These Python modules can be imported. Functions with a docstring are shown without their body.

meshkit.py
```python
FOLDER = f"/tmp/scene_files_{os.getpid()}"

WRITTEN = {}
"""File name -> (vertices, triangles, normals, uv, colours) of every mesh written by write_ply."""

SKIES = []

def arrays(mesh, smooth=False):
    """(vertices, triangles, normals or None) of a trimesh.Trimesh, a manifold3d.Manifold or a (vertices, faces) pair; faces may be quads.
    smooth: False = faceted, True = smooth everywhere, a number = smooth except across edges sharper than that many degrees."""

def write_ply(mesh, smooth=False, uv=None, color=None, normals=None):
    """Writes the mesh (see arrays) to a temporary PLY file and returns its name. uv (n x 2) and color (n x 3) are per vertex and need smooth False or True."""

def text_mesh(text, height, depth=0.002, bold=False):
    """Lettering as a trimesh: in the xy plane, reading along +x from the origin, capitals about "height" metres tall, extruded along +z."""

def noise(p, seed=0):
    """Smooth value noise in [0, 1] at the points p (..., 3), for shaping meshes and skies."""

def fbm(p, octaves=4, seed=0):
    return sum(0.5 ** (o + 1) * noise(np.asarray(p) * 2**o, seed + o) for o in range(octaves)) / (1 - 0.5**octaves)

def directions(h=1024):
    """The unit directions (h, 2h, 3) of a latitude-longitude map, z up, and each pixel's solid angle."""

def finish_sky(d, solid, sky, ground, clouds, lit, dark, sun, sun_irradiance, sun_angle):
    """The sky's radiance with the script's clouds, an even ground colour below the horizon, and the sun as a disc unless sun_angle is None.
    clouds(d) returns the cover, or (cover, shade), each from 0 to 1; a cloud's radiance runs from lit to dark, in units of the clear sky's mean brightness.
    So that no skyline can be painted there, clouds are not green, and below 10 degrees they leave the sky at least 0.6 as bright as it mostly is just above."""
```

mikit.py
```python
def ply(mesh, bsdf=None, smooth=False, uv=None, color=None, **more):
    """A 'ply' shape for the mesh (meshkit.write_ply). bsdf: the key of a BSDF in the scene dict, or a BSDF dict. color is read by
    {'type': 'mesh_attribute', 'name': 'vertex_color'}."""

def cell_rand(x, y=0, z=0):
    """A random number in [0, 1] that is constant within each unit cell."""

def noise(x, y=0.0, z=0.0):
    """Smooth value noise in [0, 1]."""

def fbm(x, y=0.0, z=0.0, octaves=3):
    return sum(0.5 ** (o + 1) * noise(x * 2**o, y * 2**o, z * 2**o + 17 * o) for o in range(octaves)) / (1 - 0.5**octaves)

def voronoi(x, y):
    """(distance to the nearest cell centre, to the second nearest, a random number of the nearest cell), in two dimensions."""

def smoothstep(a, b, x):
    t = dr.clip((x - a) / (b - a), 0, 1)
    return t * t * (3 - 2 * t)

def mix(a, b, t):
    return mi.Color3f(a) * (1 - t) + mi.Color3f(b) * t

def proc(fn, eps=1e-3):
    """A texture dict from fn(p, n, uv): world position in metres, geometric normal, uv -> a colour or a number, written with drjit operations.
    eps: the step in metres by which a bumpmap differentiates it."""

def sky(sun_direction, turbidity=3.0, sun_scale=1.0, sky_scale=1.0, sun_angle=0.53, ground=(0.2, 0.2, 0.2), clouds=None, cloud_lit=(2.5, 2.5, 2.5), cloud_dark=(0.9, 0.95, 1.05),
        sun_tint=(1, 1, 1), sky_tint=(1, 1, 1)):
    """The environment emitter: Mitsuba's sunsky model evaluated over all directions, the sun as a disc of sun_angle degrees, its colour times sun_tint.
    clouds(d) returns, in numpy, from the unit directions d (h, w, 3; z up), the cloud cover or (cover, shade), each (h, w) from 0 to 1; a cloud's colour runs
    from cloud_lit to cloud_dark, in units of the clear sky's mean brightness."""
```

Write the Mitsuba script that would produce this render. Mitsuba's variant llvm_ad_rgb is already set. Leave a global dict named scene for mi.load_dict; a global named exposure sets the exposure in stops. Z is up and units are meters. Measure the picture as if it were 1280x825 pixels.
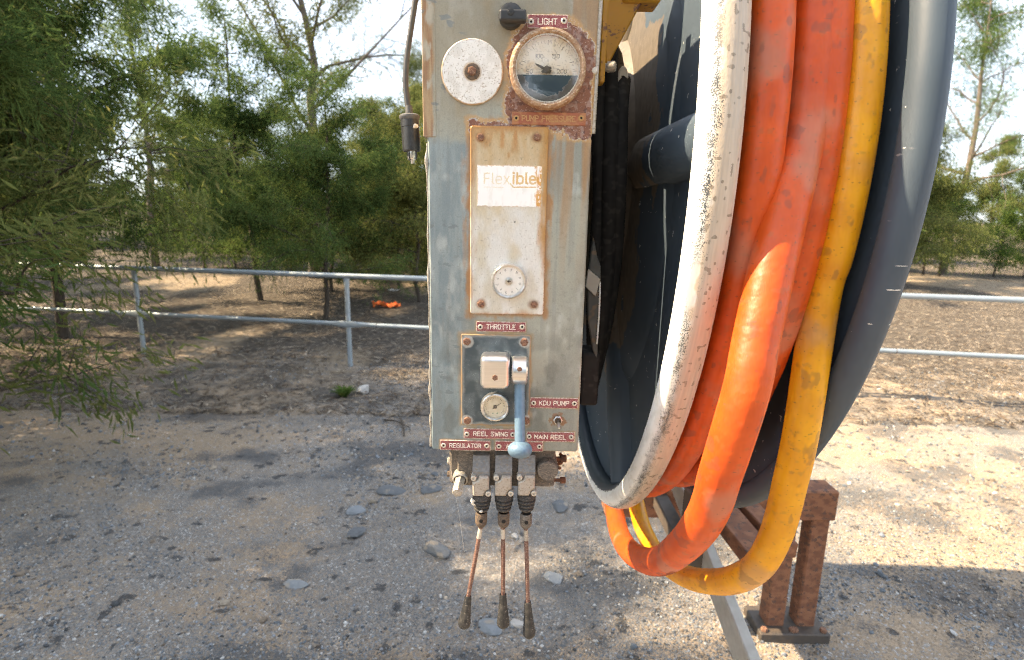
import math, random
import numpy as np, trimesh, shapely
import shapely.geometry as sg
import manifold3d as m3
import drjit as dr
import mitsuba as mi
import meshkit, mikit
from mikit import proc, fbm, noise, voronoi, smoothstep, mix, cell_rand

scene, labels = {}, {}
T = mi.ScalarTransform4f
PI = math.pi

# ------------------------------------------------------------------ camera, sky, exposure
scene['camera'] = {'type': 'thinlens', 'fov': 2 * math.degrees(math.atan(640 / 680)), 'fov_axis': 'x', 'near_clip': 0.02, 'far_clip': 900.0,
                   'aperture_radius': 0.0016, 'focus_distance': 0.77,
                   'to_world': T().look_at(origin=(0.0, 0.0, 1.6), target=(0.000000, 0.978148, 1.392088), up=(-0.017452, 0.207880, 0.977999))}
SUN = (-0.70, 0.0, 0.68)
scene['sky'] = mikit.sky(SUN, turbidity=4.0, sun_angle=0.6, sky_tint=(1.0, 1.0, .95), sun_tint=(1.06, 1.0, .88), clouds=lambda d: .30 + .35 * meshkit.fbm(d * 5.0, 4, 2), cloud_lit=(2.3, 2.3, 2.3))
exposure = 3.4


# ------------------------------------------------------------------ helpers
def P3(p):
    return np.asarray(p, float)


def clean(keep, f):
    return f


def add(name, mesh, mat, parent=None, smooth=False, label=None, **kw):
    base = (parent + '__' + name) if parent else name
    key, i = base, 1
    while key in scene:
        key = f'{base}_{i:03d}'
        i += 1
    scene[key] = mikit.ply(mesh, mat, smooth=smooth, **kw)
    if label:
        labels[key] = {'label': label}
    return key


used = set()


def thing(name, label, cat, group=None):
    key, i = name, 1
    while key in used or key in scene:
        key = f'{name}_{i:03d}'
        i += 1
    used.add(key)
    labels[key] = {'label': label, 'category': cat}
    if group:
        labels[key]['group'] = group
    return key


def single(name, mesh, mat, label, cat, group=None, smooth=False, **kw):
    key = thing(name, label, cat, group)
    used.discard(key)
    scene[key] = mikit.ply(mesh, mat, smooth=smooth, **kw)
    return key


def struct(name, mesh, mat, kind='structure', label=None, smooth=False, **kw):
    scene[name] = mikit.ply(mesh, mat, smooth=smooth, **kw)
    labels[name] = {'kind': kind}
    if label:
        labels[name]['label'] = label
    return name


def cat(ms):
    vs, fs, n = [], [], 0
    for m in ms:
        v, f = (np.asarray(m.vertices), np.asarray(m.faces)) if hasattr(m, 'vertices') else m
        vs.append(v)
        fs.append(f + n)
        n += len(v)
    return trimesh.Trimesh(np.vstack(vs), np.vstack(fs), process=False)


def frame_of(axis):
    a = P3(axis) / np.linalg.norm(axis)
    t = np.array([0, 0, 1.0]) if abs(a[2]) < .9 else np.array([1.0, 0, 0])
    u = np.cross(t, a)
    u /= np.linalg.norm(u)
    return a, u, np.cross(a, u)


def lathe(profile, origin, axis, n=48, phase=0.0, closed=False):
    """profile: (r, h) from the base to the tip, h along axis, outward normals to the right of travel."""
    a, u, w = frame_of(axis)
    pr = np.asarray(profile, float)
    th = phase + np.arange(n) * 2 * PI / n
    ring = np.cos(th)[:, None] * u + np.sin(th)[:, None] * w
    v = P3(origin) + pr[:, 1][:, None, None] * a + pr[:, 0][:, None, None] * ring[None]
    m = len(pr)
    i, j = np.meshgrid(np.arange(m if closed else m - 1), np.arange(n), indexing='ij')
    i2 = (i + 1) % m
    j2 = (j + 1) % n
    q = np.stack([i * n + j, i * n + j2, i2 * n + j2, i2 * n + j], -1).reshape(-1, 4)
    f = np.vstack([q[:, [0, 1, 2]], q[:, [0, 2, 3]]])
    me = trimesh.Trimesh(v.reshape(-1, 3), f, process=False)
    me.merge_vertices()
    me.update_faces(me.nondegenerate_faces())
    return me


def spline(pts, n=12):
    """Catmull-Rom through the points."""
    p = np.asarray(pts, float)
    p = np.vstack([2 * p[0] - p[1], p, 2 * p[-1] - p[-2]])
    out = []
    for k in range(1, len(p) - 2):
        t = np.linspace(0, 1, n, endpoint=False)[:, None]
        a, b, c, d = p[k - 1], p[k], p[k + 1], p[k + 2]
        out.append(.5 * (2 * b + (c - a) * t + (2 * a - 5 * b + 4 * c - d) * t**2 + (3 * b - a - 3 * c + d) * t**3))
    out.append(p[-2][None])
    return np.vstack(out)


def tube(path, radii, sides=16, caps=True):
    p = np.asarray(path, float)
    r = np.broadcast_to(radii, (len(p),)).astype(float)
    t = np.gradient(p, axis=0)
    t /= np.linalg.norm(t, axis=1, keepdims=True) + 1e-12
    a, u, w = frame_of(t[0])
    us = [u]
    for k in range(1, len(p)):
        u = us[-1] - t[k] * np.dot(us[-1], t[k])
        us.append(u / (np.linalg.norm(u) + 1e-12))
    us = np.array(us)
    ws = np.cross(t, us)
    th = np.arange(sides) * 2 * PI / sides
    v = p[:, None] + r[:, None, None] * (np.cos(th)[None, :, None] * us[:, None] + np.sin(th)[None, :, None] * ws[:, None])
    v = v.reshape(-1, 3)
    i, j = np.meshgrid(np.arange(len(p) - 1), np.arange(sides), indexing='ij')
    j2 = (j + 1) % sides
    q = np.stack([i * sides + j, i * sides + j2, (i + 1) * sides + j2, (i + 1) * sides + j], -1).reshape(-1, 4)
    f = [q[:, [0, 1, 2]], q[:, [0, 2, 3]]]
    if caps:
        n = len(v)
        v = np.vstack([v, p[0], p[-1]])
        k = np.arange(sides)
        f.append(np.stack([np.full(sides, n), (k + 1) % sides, k], -1))
        e = (len(p) - 1) * sides
        f.append(np.stack([np.full(sides, n + 1), e + k, e + (k + 1) % sides], -1))
    return trimesh.Trimesh(v, np.vstack(f), process=False)


def cbox(x0, x1, y0, y1, z0, z1, c=0.002):
    """A box with chamfered edges."""
    c = min(c, abs(x1 - x0) / 2.1, abs(y1 - y0) / 2.1, abs(z1 - z0) / 2.1)
    pts = []
    for x, sx in ((x0, 1), (x1, -1)):
        for y, sy in ((y0, 1), (y1, -1)):
            for z, sz in ((z0, 1), (z1, -1)):
                pts += [(x, y + sy * c, z + sz * c), (x + sx * c, y, z + sz * c), (x + sx * c, y + sy * c, z)]
    return trimesh.convex.convex_hull(np.array(pts))


def rbox(x0, x1, y0, y1, z0, z1, r=0.004, seg=10):
    c = m3.Manifold.sphere(r, seg * 2)
    pts = [c.translate((x, y, z)) for x in (x0 + r, x1 - r) for y in (y0 + r, y1 - r) for z in (z0 + r, z1 - r)]
    m = m3.Manifold.batch_hull(pts).to_mesh()
    return trimesh.Trimesh(m.vert_properties[:, :3], m.tri_verts, process=False)


def moved(mesh, rot=None, at=(0, 0, 0), axis=(0, 0, 1), about=(0, 0, 0)):
    m = mesh.copy()
    if rot:
        m.apply_transform(trimesh.transformations.rotation_matrix(rot, axis, about))
    m.apply_translation(at)
    return m


def rect_loop(x0, x1, z0, z1, r=0.0, n=5):
    if r <= 0:
        return np.array([(x0, z0), (x1, z0), (x1, z1), (x0, z1)], float)
    out = []
    for cx, cz, a in ((x1 - r, z0 + r, -90), (x1 - r, z1 - r, 0), (x0 + r, z1 - r, 90), (x0 + r, z0 + r, 180)):
        for k in range(n + 1):
            t = math.radians(a + 90 * k / n)
            out.append((cx + r * math.cos(t), cz + r * math.sin(t)))
    return np.array(out)


def inset(loop, d):
    """Mitred offset inwards of a counter-clockwise loop, keeping its vertex count."""
    e = np.roll(loop, -1, 0) - loop
    e /= np.linalg.norm(e, axis=1, keepdims=True)
    n = np.stack([-e[:, 1], e[:, 0]], -1)
    n0 = np.roll(n, 1, 0)
    b = n + n0
    b /= (b * n).sum(1, keepdims=True)
    return loop + b * d


def plate(loop, y0, y1, c=0.001, sag=None):
    """A sheet in the xz plane: front face at y0 (towards the camera) with its edge chamfered by c, back at y1."""
    n = len(loop)
    fr = inset(loop, c)
    tri = trimesh.creation.triangulate_polygon(sg.Polygon(fr), engine='earcut')
    # the triangulation may reorder the points, so match them
    tv, tf = np.asarray(tri[0]), np.asarray(tri[1])
    idx = np.array([int(np.argmin(((fr - q) ** 2).sum(1))) for q in tv])
    f0 = idx[tf]
    ar = (fr[f0[:, 1]] - fr[f0[:, 0]])[:, 0] * (fr[f0[:, 2]] - fr[f0[:, 0]])[:, 1] - (fr[f0[:, 1]] - fr[f0[:, 0]])[:, 1] * (fr[f0[:, 2]] - fr[f0[:, 0]])[:, 0]
    f0[ar < 0] = f0[ar < 0][:, ::-1]
    L = lambda a, y: np.stack([a[:, 0], np.full(n, y), a[:, 1]], -1)
    v = np.vstack([L(fr, y0), L(loop, y0 + c), L(loop, y1)])
    k = np.arange(n)
    k2 = (k + 1) % n
    q = []
    for a in (0, n):
        q += [np.stack([a + k, a + n + k, a + n + k2], -1), np.stack([a + k, a + n + k2, a + k2], -1)]
    back = f0[:, ::-1] + 2 * n
    f = np.vstack([f0] + q + [back])
    # counter-clockwise in (x, z) seen from -y faces the camera
    return trimesh.Trimesh(v, f, process=False)


def rplate(rc, y0, y1, r=0.0, c=0.0006):
    x0, x1, z0, z1 = rc
    return plate(rect_loop(x0, x1, z0, z1, r), y0, y1, c)


def disc(c, r, y0, y1, ch=0.001, n=40):
    t = np.arange(n) * 2 * PI / n
    return plate(np.stack([c[0] + r * np.cos(t), c[1] + r * np.sin(t)], -1), y0, y1, ch)


def knob(profile, c, y, n=32, phase=0.0):
    """A lathe standing out of the panel at (x, z), towards the camera."""
    return lathe(profile, (c[0], y, c[1]), (0, -1, 0), n, phase)


# engraved single-stroke capitals on a 4 x 6 grid
STROKES = {
    'A': [[(0, 0), (2, 6), (4, 0)], [(.7, 2), (3.3, 2)]], 'C': [[(4, 5), (3, 6), (1, 6), (0, 5), (0, 1), (1, 0), (3, 0), (4, 1)]],
    'D': [[(0, 0), (0, 6), (2.5, 6), (4, 4.5), (4, 1.5), (2.5, 0), (0, 0)]], 'E': [[(4, 6), (0, 6), (0, 0), (4, 0)], [(0, 3), (3, 3)]],
    'G': [[(4, 5), (3, 6), (1, 6), (0, 5), (0, 1), (1, 0), (3, 0), (4, 1), (4, 2.7), (2.4, 2.7)]], 'H': [[(0, 0), (0, 6)], [(4, 0), (4, 6)], [(0, 3), (4, 3)]],
    'I': [[(0, 0), (0, 6)]], 'K': [[(0, 0), (0, 6)], [(4, 6), (0, 2.4)], [(1.2, 3.5), (4, 0)]], 'L': [[(0, 6), (0, 0), (3.6, 0)]],
    'M': [[(0, 0), (0, 6), (2.2, 2), (4.4, 6), (4.4, 0)]], 'N': [[(0, 0), (0, 6), (4, 0), (4, 6)]],
    'O': [[(1.2, 0), (0, 1.4), (0, 4.6), (1.2, 6), (2.8, 6), (4, 4.6), (4, 1.4), (2.8, 0), (1.2, 0)]],
    'P': [[(0, 0), (0, 6), (3, 6), (4, 5.2), (4, 3.6), (3, 2.8), (0, 2.8)]], 'R': [[(0, 0), (0, 6), (3, 6), (4, 5.2), (4, 3.7), (3, 2.9), (0, 2.9)], [(2.2, 2.9), (4, 0)]],
    'S': [[(4, 5.1), (3, 6), (1, 6), (0, 5.1), (0, 4), (1, 3.1), (3, 2.9), (4, 2), (4, .9), (3, 0), (1, 0), (0, .9)]],
    'T': [[(2, 0), (2, 6)], [(0, 6), (4, 6)]], 'U': [[(0, 6), (0, 1.2), (1.2, 0), (2.8, 0), (4, 1.2), (4, 6)]], 'W': [[(0, 6), (1.2, 0), (2.5, 4.4), (3.8, 0), (5, 6)]],
    '0': [[(1.2, 0), (0, 1.4), (0, 4.6), (1.2, 6), (2.8, 6), (4, 4.6), (4, 1.4), (2.8, 0), (1.2, 0)]], '1': [[(0, 5), (1, 6), (1, 0)]],
    '2': [[(0, 5), (1, 6), (3, 6), (4, 5), (4, 4), (0, 0), (4, 0)]], '3': [[(0, 6), (4, 6), (2, 3.6), (4, 2.4), (4, 1), (3, 0), (1, 0), (0, 1)]],
    '4': [[(3, 0), (3, 6), (0, 2), (4, 2)]], '5': [[(4, 6), (0, 6), (0, 3.4), (3, 3.6), (4, 2.6), (4, 1), (3, 0), (0, 0)]],
    '6': [[(4, 6), (1, 5), (0, 2), (1, 0), (3, 0), (4, 1), (4, 2.4), (3, 3.3), (0, 2.6)]], '7': [[(0, 6), (4, 6), (1.4, 0)]],
    '8': [[(2, 3.2), (.4, 4.2), (.4, 5.3), (1.3, 6), (2.7, 6), (3.6, 5.3), (3.6, 4.2), (2, 3.2), (0, 2), (0, .9), (1.2, 0), (2.8, 0), (4, .9), (4, 2), (2, 3.2)]],
    '9': [[(0, 0), (3, 1), (4, 4), (3, 6), (1, 6), (0, 5), (0, 3.6), (1, 2.7), (4, 3.4)]],
}
WID = {'I': 0.3, 'M': 4.4, 'W': 5, '1': 1, 'L': 3.6}


def engraved(text, xc, zc, width, height, y, stroke=0.17, depth=0.00025, rot=0.0):
    """Stroke lettering centred on (xc, zc), on the face at y, facing the camera; width None = natural."""
    x, lines = 0.0, []
    for ch in text:
        if ch == ' ':
            x += 3.4
            continue
        for s in STROKES[ch]:
            lines.append([(x + a, b) for a, b in s])
        x += WID.get(ch, 4) + 1.7
    tot = x - 1.7
    s = height / 6
    sx = s if width is None else width / tot
    shp = shapely.union_all([sg.LineString([((a - tot / 2) * sx, (b - 3) * s) for a, b in l]).buffer(stroke * height / 2, quad_segs=3) for l in lines])
    ms = [trimesh.creation.extrude_polygon(g, depth, engine='earcut') for g in getattr(shp, 'geoms', [shp])]
    m = cat(ms)
    v = m.vertices
    c, sn = math.cos(rot), math.sin(rot)
    w = np.stack([xc + v[:, 0] * c - v[:, 1] * sn, y - v[:, 2], zc + v[:, 0] * sn + v[:, 1] * c], -1)
    return trimesh.Trimesh(w, m.faces, process=False)


def lettering(text, x, z, height, y, bold=False, width=None, depth=0.0002):
    m = meshkit.text_mesh(text, height, depth, bold)
    v = np.asarray(m.vertices)
    k = 1.0 if width is None else width / (v[:, 0].max() - v[:, 0].min())
    w = np.stack([x + (v[:, 0] - v[:, 0].min()) * k, y - v[:, 2], z + v[:, 1]], -1)
    return trimesh.Trimesh(w, m.faces, process=False)


# ------------------------------------------------------------------ materials
def mat(name, color, rough=0.5, metallic=0.0, spec=0.5, bump=None, bscale=0.001, beps=4e-4, coat=0.0, **kw):
    col = proc(color) if callable(color) else {'type': 'rgb', 'value': list(color)}
    b = {'type': 'principled', 'base_color': col, 'roughness': proc(rough) if callable(rough) else float(rough), 'metallic': proc(metallic) if callable(metallic) else float(metallic), 'specular': float(spec)}
    if coat:
        b['clearcoat'] = coat
        b['clearcoat_gloss'] = 0.8
    b.update(kw)
    if bump is not None:
        b = {'type': 'bumpmap', 'arbitrary': proc(bump, eps=beps), 'scale': float(bscale), 'nested': b}
    scene['mat_' + name] = {'type': 'twosided', 'bsdf': b}
    return 'mat_' + name


def rectd(x, z, rc):
    """Signed distance to a rectangle (x0, x1, z0, z1)."""
    cx, cz, hx, hz = (rc[0] + rc[1]) / 2, (rc[2] + rc[3]) / 2, (rc[1] - rc[0]) / 2, (rc[3] - rc[2]) / 2
    dx, dz = dr.abs(x - cx) - hx, dr.abs(z - cz) - hz
    return dr.sqrt(dr.square(dr.maximum(dx, 0)) + dr.square(dr.maximum(dz, 0))) + dr.minimum(dr.maximum(dx, dz), 0)


def circd(x, z, c, r):
    return dr.sqrt(dr.square(x - c[0]) + dr.square(z - c[1])) - r


# positions on the panel, in metres (x, z) and (x0, x1, z0, z1)
COVER = (-0.0589, 0.0431, 1.4635, 1.7122)
THROT = (-0.0716, 0.0272, 1.2983, 1.4338)
DISC = (-0.0565, 1.7770)
DISC_R = 0.0395
GAUGE = (0.0392, 1.7804)
GAUGE_R = 0.0478
PUMPL = (-0.0048, 0.0910, 1.7146, 1.7303)
LIGHTL = (0.0128, 0.0635, 1.8294, 1.8454)
THROTL = (-0.0504, 0.0195, 1.4379, 1.4524)
KDUL = (0.0279, 0.0976, 1.3258, 1.3417)
SWINGL = (-0.0679, 0.0074, 1.2769, 1.2924)
MAINL = (0.0241, 0.0944, 1.2740, 1.2890)
REGL = (-0.1030, -0.0289, 1.2579, 1.2735)
ARML = (-0.0218, 0.0486, 1.2581, 1.2737)
TOGGLE = (0.0692, 1.3080)
PANEL_X0, PANEL_X1, PANEL_Z0 = -0.1166, 0.1001, 1.2575
HOOD_Z = 1.7005
CORNER = (-0.0133, 1.7309)


def rust_area(x, z):
    """Signed distance of the bare rusted patch around the gauge: negative inside."""
    w = (fbm(x * 90, z * 90, 3.1, octaves=3) - .5) * 0.012 + (noise(x * 420, z * 420) - .5) * 0.004
    a = circd(x, z, (GAUGE[0] + .006, GAUGE[1] + .006), .056)
    b = rectd(x, z, (GAUGE[0] - .05, .097, PUMPL[2] - .002, GAUGE[1] - .02))
    c = rectd(x, z, (COVER[0] - .001, .07, COVER[3] - .004, COVER[3] + .0045))
    d = rectd(x, z, (.062, .098, COVER[3] - .012, GAUGE[1]))
    return dr.minimum(dr.minimum(a, b), dr.minimum(c, d)) + w


def panel_color(p, n, uv):
    x, z = p.x, p.z
    grain = noise(x * 2600, z * 500, 1.0) * .5 + noise(x * 900, z * 1500, 2.0) * .5
    big = fbm(x * 14, z * 7, 5.0, octaves=4)
    mid = fbm(x * 60, z * 34, 9.0, octaves=3)
    col = mix((.385, .40, .345), (.265, .285, .26), smoothstep(.3, .72, big))
    # blue sky reflection painted into the left third, in ragged patches
    sky_sheen = smoothstep(.30, .62, fbm(x * 26, z * 10, 2.0, octaves=4) + (-.052 - x) * 7.0) * smoothstep(.0, .02, 1.705 - z + (mid - .5) * .03)
    col = mix(col, mix((.29, .365, .395), (.21, .28, .32), smoothstep(.35, .65, fbm(x * 130, z * 24, 3.3, octaves=3))), sky_sheen * .75)
    # chalky bloom flecks
    col = mix(col, (.56, .60, .58), smoothstep(.60, .85, mid + (big - .5) * .5) * .45)
    col = mix(col, (.24, .26, .25), smoothstep(.56, .74, fbm(x * 170, z * 9, 17.0, octaves=3)) * .35)
    # dull dirty film speckles
    col = mix(col, (.17, .17, .15), smoothstep(.70, .82, fbm(x * 210, z * 210, 4.0, octaves=2)) * .22)
    # upper third is stained brown-tan
    tan = smoothstep(1.70, 1.78, z + (fbm(x * 30, z * 22, 6.0) - .5) * .10)
    col = mix(col, (.33, .265, .165), tan * (.50 + .45 * smoothstep(.35, .7, fbm(x * 40, z * 12, 12.0))))
    # rust weeping out from under the screwed-on plates
    d = rectd(x, z, COVER)
    wob = (fbm(x * 130, z * 60, 8.0, octaves=3) - .5)
    halo = smoothstep(.0095, .0, d + wob * .016)
    col = mix(col, (.38, .20, .075), halo * .85)
    run = smoothstep(.55, .8, fbm(x * 75, z * 5, 14.0, octaves=3)) * smoothstep(.05, .075, x) * smoothstep(1.46, 1.70, z)
    col = mix(col, (.42, .24, .10), run * .8)
    stain = smoothstep(.38, .62, fbm(x * 95, z * 7, 33.0, octaves=4)) * smoothstep(.054, .062, x) * smoothstep(1.52, 1.68, z + (mid - .5) * .16)
    col = mix(col, mix((.30, .20, .125), (.40, .26, .14), fbm(x * 200, z * 40, 3.0)), stain * .75)
    run2 = smoothstep(.47, .7, fbm(x * 120, z * 9, 21.0, octaves=3)) * smoothstep(.016, .004, dr.abs(d)) * smoothstep(1.40, 1.72, z)
    col = mix(col, (.46, .25, .10), run2 * .8)
    for rc, s in ((THROT, .006), (THROTL, .004), (KDUL, .003), (SWINGL, .003), (MAINL, .003), (REGL, .003), (ARML, .003)):
        d = rectd(x, z, rc)
        col = mix(col, (.42, .31, .17), smoothstep(s, 0, d + wob * s * 1.6) * .65)
    # the rusted bare patch, ringed by lifting paint
    a = rust_area(x, z)
    fleck = noise(x * 700, z * 700, 3.0)
    rust = mix((.185, .080, .055), (.27, .135, .09), fbm(x * 160, z * 160, 2.5, octaves=4))
    rust = mix(rust, (.13, .07, .06), smoothstep(.55, .75, fbm(x * 300, z * 300, 7.7, octaves=2)))
    rust = mix(rust, (.42, .33, .30), smoothstep(.5, .72, fbm(x * 230, z * 230, 5.0, octaves=3)) * .5)
    rust = mix(rust, (.60, .52, .46), smoothstep(.76, .88, fleck * .7 + .3 * noise(x * 1800, z * 1800)) * .7)
    col = mix(col, (.50, .31, .13), smoothstep(.009, .001, a) * .85)
    col = mix(col, (.45, .47, .47), smoothstep(.0025, .0015, a) * smoothstep(.45, .6, fleck) * .8)
    col = mix(col, rust, smoothstep(.0012, -.0008, a))
    # folded left strip of the upper part, rusty
    s = smoothstep(-.104, -.109, x + (mid - .5) * .008) * smoothstep(1.695, 1.70, z)
    col = mix(col, mix(mix((.46, .33, .19), (.33, .18, .09), smoothstep(.3, .7, fbm(x * 300, z * 26, 1.0))), (.48, .44, .35), smoothstep(.5, .7, fbm(x * 160, z * 50, 7.0))), s * .9)
    # toggle switch stain
    tg = circd(x, z, TOGGLE, .0105) + (fbm(x * 300, z * 300, 3.0) - .5) * .012
    col = mix(col, (.30, .17, .09), smoothstep(.002, -.001, tg) * .85)
    gr = smoothstep(.50, .68, fbm(x * 34, z * 26, 40.0, octaves=4)) * smoothstep(1.50, 1.36, z)
    col = mix(col, (.155, .165, .15), gr * .55)
    # dark scuffs
    sc = smoothstep(.72, .76, fbm(x * 55 + z * 20, z * 130, 30.0, octaves=3)) * smoothstep(-.06, -.075, x)
    col = mix(col, (.20, .23, .24), sc * .7)
    return col * (.80 + .22 * grain)


def panel_rough(p, n, uv):
    a = rust_area(p.x, p.z)
    return mi.Float(dr.select(a < 0, .85, .46 + .2 * fbm(p.x * 60, p.z * 30, 3.0)))


def panel_metal(p, n, uv):
    return mi.Float(dr.select(rust_area(p.x, p.z) < .006, .0, .30))


def panel_bump(p, n, uv):
    a = rust_area(p.x, p.z)
    return smoothstep(.002, -.002, a) * (fbm(p.x * 420, p.z * 420, 2.0, octaves=3) * .9) + .8 * fbm(p.x * 22, p.z * 14, 1.0, octaves=2) + .04 * noise(p.x * 1500, p.z * 1500)


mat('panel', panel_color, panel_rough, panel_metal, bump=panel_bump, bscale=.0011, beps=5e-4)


def cover_color(p, n, uv):
    x, z = p.x, p.z
    t = (z - COVER[2]) / (COVER[3] - COVER[2])
    w = fbm(x * 45, z * 22, 3.0, octaves=4)
    w2 = fbm(x * 120, z * 40, 6.0, octaves=4)
    col = mix((.70, .70, .675), (.60, .575, .50), smoothstep(.40, .70, w))
    col = mix(col, (.60, .53, .39), smoothstep(.20, .50, w * .45 + w2 * .15 + (t - .42) * .7))
    col = mix(col, (.50, .34, .16), smoothstep(.34, .66, w * .45 + w2 * .25 + (t - .62) * .80) * .8)
    col = mix(col, (.42, .20, .065), smoothstep(.56, .80, w2 * .7 + (t - .66) * .75) * .7)
    edge = -rectd(x, z, COVER)
    col = mix(col, (.42, .21, .07), smoothstep(.011, .0, edge + (w2 - .5) * .015 + (1 - t) * .005) * .85)
    rs = smoothstep(.012, .0, COVER[1] - x + (w2 - .6) * .016) * smoothstep(.2, .5, t)
    col = mix(col, (.45, .25, .08), rs * .8)
    for b in BOLTS_COVER:
        q = circd(x, z, b, .0035)
        col = mix(col, (.28, .14, .07), smoothstep(.006, .0, q + (w2 - .5) * .006) * .8)
    col = mix(col, (.16, .12, .08), smoothstep(.88, .93, noise(x * 480, z * 480, 5.0)) * .30)
    return col * (.92 + .16 * noise(x * 1800, z * 500))


BOLTS_COVER = ((-0.0453, 1.6975), (0.0284, 1.6989), (-0.0438, 1.4778), (0.0302, 1.4782))
BOLTS_THROT = ((-0.0632, 1.4238), (0.0176, 1.4241), (-0.0625, 1.3056), (0.0227, 1.3068))
mat('cover', cover_color, .42, .28, bump=lambda p, n, uv: fbm(p.x * 26, p.z * 18, 4.0, octaves=3), bscale=.0006)


def throttle_plate_color(p, n, uv):
    x, z = p.x, p.z
    w = fbm(x * 70, z * 70, 3.0, octaves=4)
    sp = noise(x * 1500, z * 1500, 4.0)
    col = mix((.055, .075, .085), (.12, .145, .155), smoothstep(.35, .75, w))
    col = mix(col, (.42, .45, .45), smoothstep(.74, .86, sp * .6 + w * .4) * .7)
    e = -rectd(x, z, THROT)
    col = mix(col, (.40, .40, .36), smoothstep(.006, .001, e + (w - .5) * .01) * .5)
    col = mix(col, (.36, .22, .10), smoothstep(.0022, .0, e + (w - .55) * .004) * .85)
    for b in BOLTS_THROT:
        q = circd(x, z, b, .0052)
        col = mix(col, (.50, .50, .46), smoothstep(.0045, .001, q + (w - .5) * .006) * .8)
    return col


mat('throttle_plate', throttle_plate_color, .5, .1, bump=lambda p, n, uv: fbm(p.x * 60, p.z * 60, 1.0), bscale=.0004)


def rusty(name, a, b, c, f=300.0, rough=.85, bs=.0006, metallic=0.0):
    def fn(p, n, uv):
        w = fbm(p.x * f, p.y * f + p.z * f * .7, p.z * f, octaves=4)
        col = mix(a, b, smoothstep(.35, .65, w))
        return mix(col, c, smoothstep(.58, .72, fbm(p.x * f * 2.3, p.y * f * 2.3, p.z * f * 2.3, octaves=2)))
    return mat(name, fn, rough, metallic, bump=lambda p, n, uv: fbm(p.x * f * 3, p.y * f * 3, p.z * f * 3, octaves=2), bscale=bs)


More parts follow.
